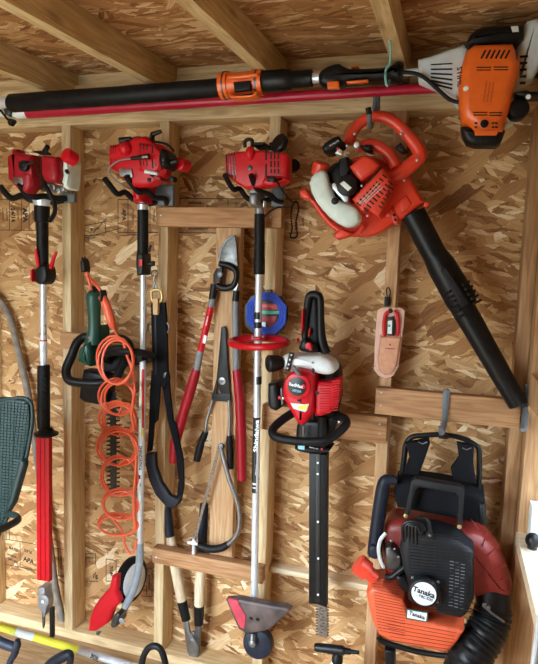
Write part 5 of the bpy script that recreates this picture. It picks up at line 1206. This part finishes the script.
for X_ in (pl.x, pr.x-.02):
    MB().tube([(X_, -d+.004, pb.z+.06), (X_, -d+.01, zs-.03), (X_, -d+.03, .001)], .011, 10).build('leg', 'mesh', t)
    MB().tube([(X_, -d-.40, zs-.025), (X_, -d-.42, .001)], .011, 10).build('leg', 'mesh', t)
MB().prism(c(88, 270, 98, 264, 112, 272, 112, 290, 60, 440, 30, 480, 15, 480, 40, 420), d+.02, d-.0, .006).build('arm_bracket', 'mesh', t)
MB().ptube([(*p, q) for p, q in zip(c(20, 488, 50, 486, 74, 498, 60, 515, 0, 545, -70, 570), (.76, .79, .83, .88, .95, 1.02))], [2, 3, 3.2, 3, 3, 3], 10, smooth=4, flat=.6).build('armrest', 'mesh', t)

# ================================================================== grey branch behind the leftmost trimmer
b = MB().ptube([(-14, 285, .03), (0, 301, .03), (10, 318, .03), (17, 345, .035), (24, 375, .035), (29, 400, .04), (36, 450, .04), (43, 500, .04), (50, 545, .045), (55, 585, .045), (60, 610, .045), (63, 629, .045)], [2.6, 2.7, 2.9, 2.8, 2.9, 3.0, 2.9, 2.9, 2.9, 3.0, 3.2, 3.0], 10, smooth=3).build('dry_branch', 'bark')
tag(b, 'thin bent grey branch standing between the left studs behind the red blade cover', 'branch')

# ================================================================== labelled shaft and handles at the bottom left
t = thing('labelled_tool_shaft', 'silver shaft with yellow and green decals slanting across the bottom left corner', 'tool shaft', (80, 651, .55))
LA = W(-60, 608.5, .62); LB = WZ(300, 717, .014)
def at_px(x):
    lo, hi = 0, 1
    for _ in range(40):
        m_ = (lo+hi)/2
        if PX(LA+(LB-LA)*m_) < x: lo = m_
        else: hi = m_
    return LA+(LB-LA)*lo
RS = .0118
MB().tube([LA, LB], RS, 18).build('shaft', 'alu', t)
sl_ = MB().tube([at_px(-20), at_px(78)], RS+.001, 18).build('yellow_sleeve', 'yellow', t)
MB().tube([at_px(16), at_px(34)], RS+.0013, 18).build('white_decal', 'wdecal', sl_)
q0, q1 = at_px(57), at_px(70); off = Vector((.1, -.95, .3)).normalized()*(RS-.002)
MB().obox(q0+off, q1+off, .010, .006, .002, nrm=(.1, -.95, .3)).build('green_mark', 'gdecal', sl_)
NR = Vector((.1, -.95, .3)).normalized(); TA = -math.degrees(math.atan2(-(LB-LA).z, (LB-LA).x))
text('MADE FOR CARE', at_px(12)+NR*(RS+.001), 0, 0, .006, 'gdecal', sl_, ang=TA, nrm=NR)
text('FS 80R', at_px(93)+NR*(RS+.0002), 0, 0, .014, 'bdecal', t, ang=TA, nrm=NR, bold=.04)
MB().ptube([(*p, .47) for p in ((141, 672), (143, 658), (148, 648.5), (155, 646), (161, 650), (165, 662), (166, 676), (158, 690), (146, 686), (141, 672))], 2.9, 12, smooth=4).build('loop_handle', 'rubber', t)
c = crop(0, 560, 2.69)
t = thing('blue_grey_grip', 'dark blue grip handle poking up below the yellow labelled shaft at the left corner', 'handle', Vector(W(5, 664, .8)))
MB().ptube([(*p, .80) for p in c(-30, 205, 0, 220, 30, 232, 44, 232, 48, 215)], [4, 4, 4, 3.6, 2.2], 12, smooth=3).build('top_bar', 'bluegrip', t)
MB().ptube([(*p, .80) for p in c(42, 228, 40, 250, 28, 272, 20, 300)], [3.4, 3, 2.6, 2.6], 12, smooth=3).build('side_bar', 'bluegrip', t)
pt = W(*c(20, 300)[0], .80); MB().tube([pt, Vector((pt.x-.03, pt.y, .008))], .011, 12).build('stem', 'bluegrip', t)
t = thing('dark_tool_arch', 'grey curved tool handle just under the yellow labelled shaft', 'handle', Vector(W(62, 670, .55)))
MB().ptube([(*p, .55) for p in c(120, 300, 140, 278, 165, 262, 184, 254, 190, 262, 186, 290, 180, 310)], [4.6, 4.6, 4.6, 4, 3, 2.8, 2.8], 12, smooth=3).build('curved_grip', 'bluegrip', t)
pt = W(*c(120, 300)[0], .55); MB().tube([pt, Vector((pt.x-.03, pt.y-.02, .008))], .016, 12).build('stem', 'bluegrip', t)
pt = W(*c(180, 310)[0], .55); MB().tube([pt, Vector((pt.x+.02, pt.y-.02, .008))], .012, 12).build('stem', 'bluegrip', t)

# ================================================================== things on the window sill
def sill_at(px, py): return WZ(px, py, WZ0)
b = MB().box((1.688, -.24, WZ0+.0005), (1.742, -.18, WZ0+.11), .002).build('white_box', 'white'); tag(b, 'white box standing on the bright window sill at the right edge', 'box')
p = WX(533, 527, 1.69)
t = thing('black_ball_knob', 'black round knob on the window sill in front of the white box', 'knob', Vector((1.693, p.y, WZ0)))
MB().ell((1.693, p.y, WZ0+.024), .021, .021, .022).build('ball', 'black', t)
MB().lathe((1.693, p.y, WZ0+.0004), (0, 0, 1), [(0, .014), (.003, .014), (.006, .008), (.012, .007)], 16).build('stem', 'dsteel', t)
pa, pb = W(548, 575, 1.02), W(520, 700, 1.02)
t = thing('grey_metal_case', 'blue grey metal edge at the lower right corner below the window sill', 'case', Vector((pb.x+.1, pb.y, pb.z-.1)))
MB().prism([(539, 588), (700, 588), (700, 760), (515, 760)], 1.05, .98, .004).build('metal_panel', 'slate', t)
MB().prism([(541, 592), (545, 592), (522, 758), (518, 758)], 1.054, 1.04, .002).build('panel_lip', 'lgrey', t)
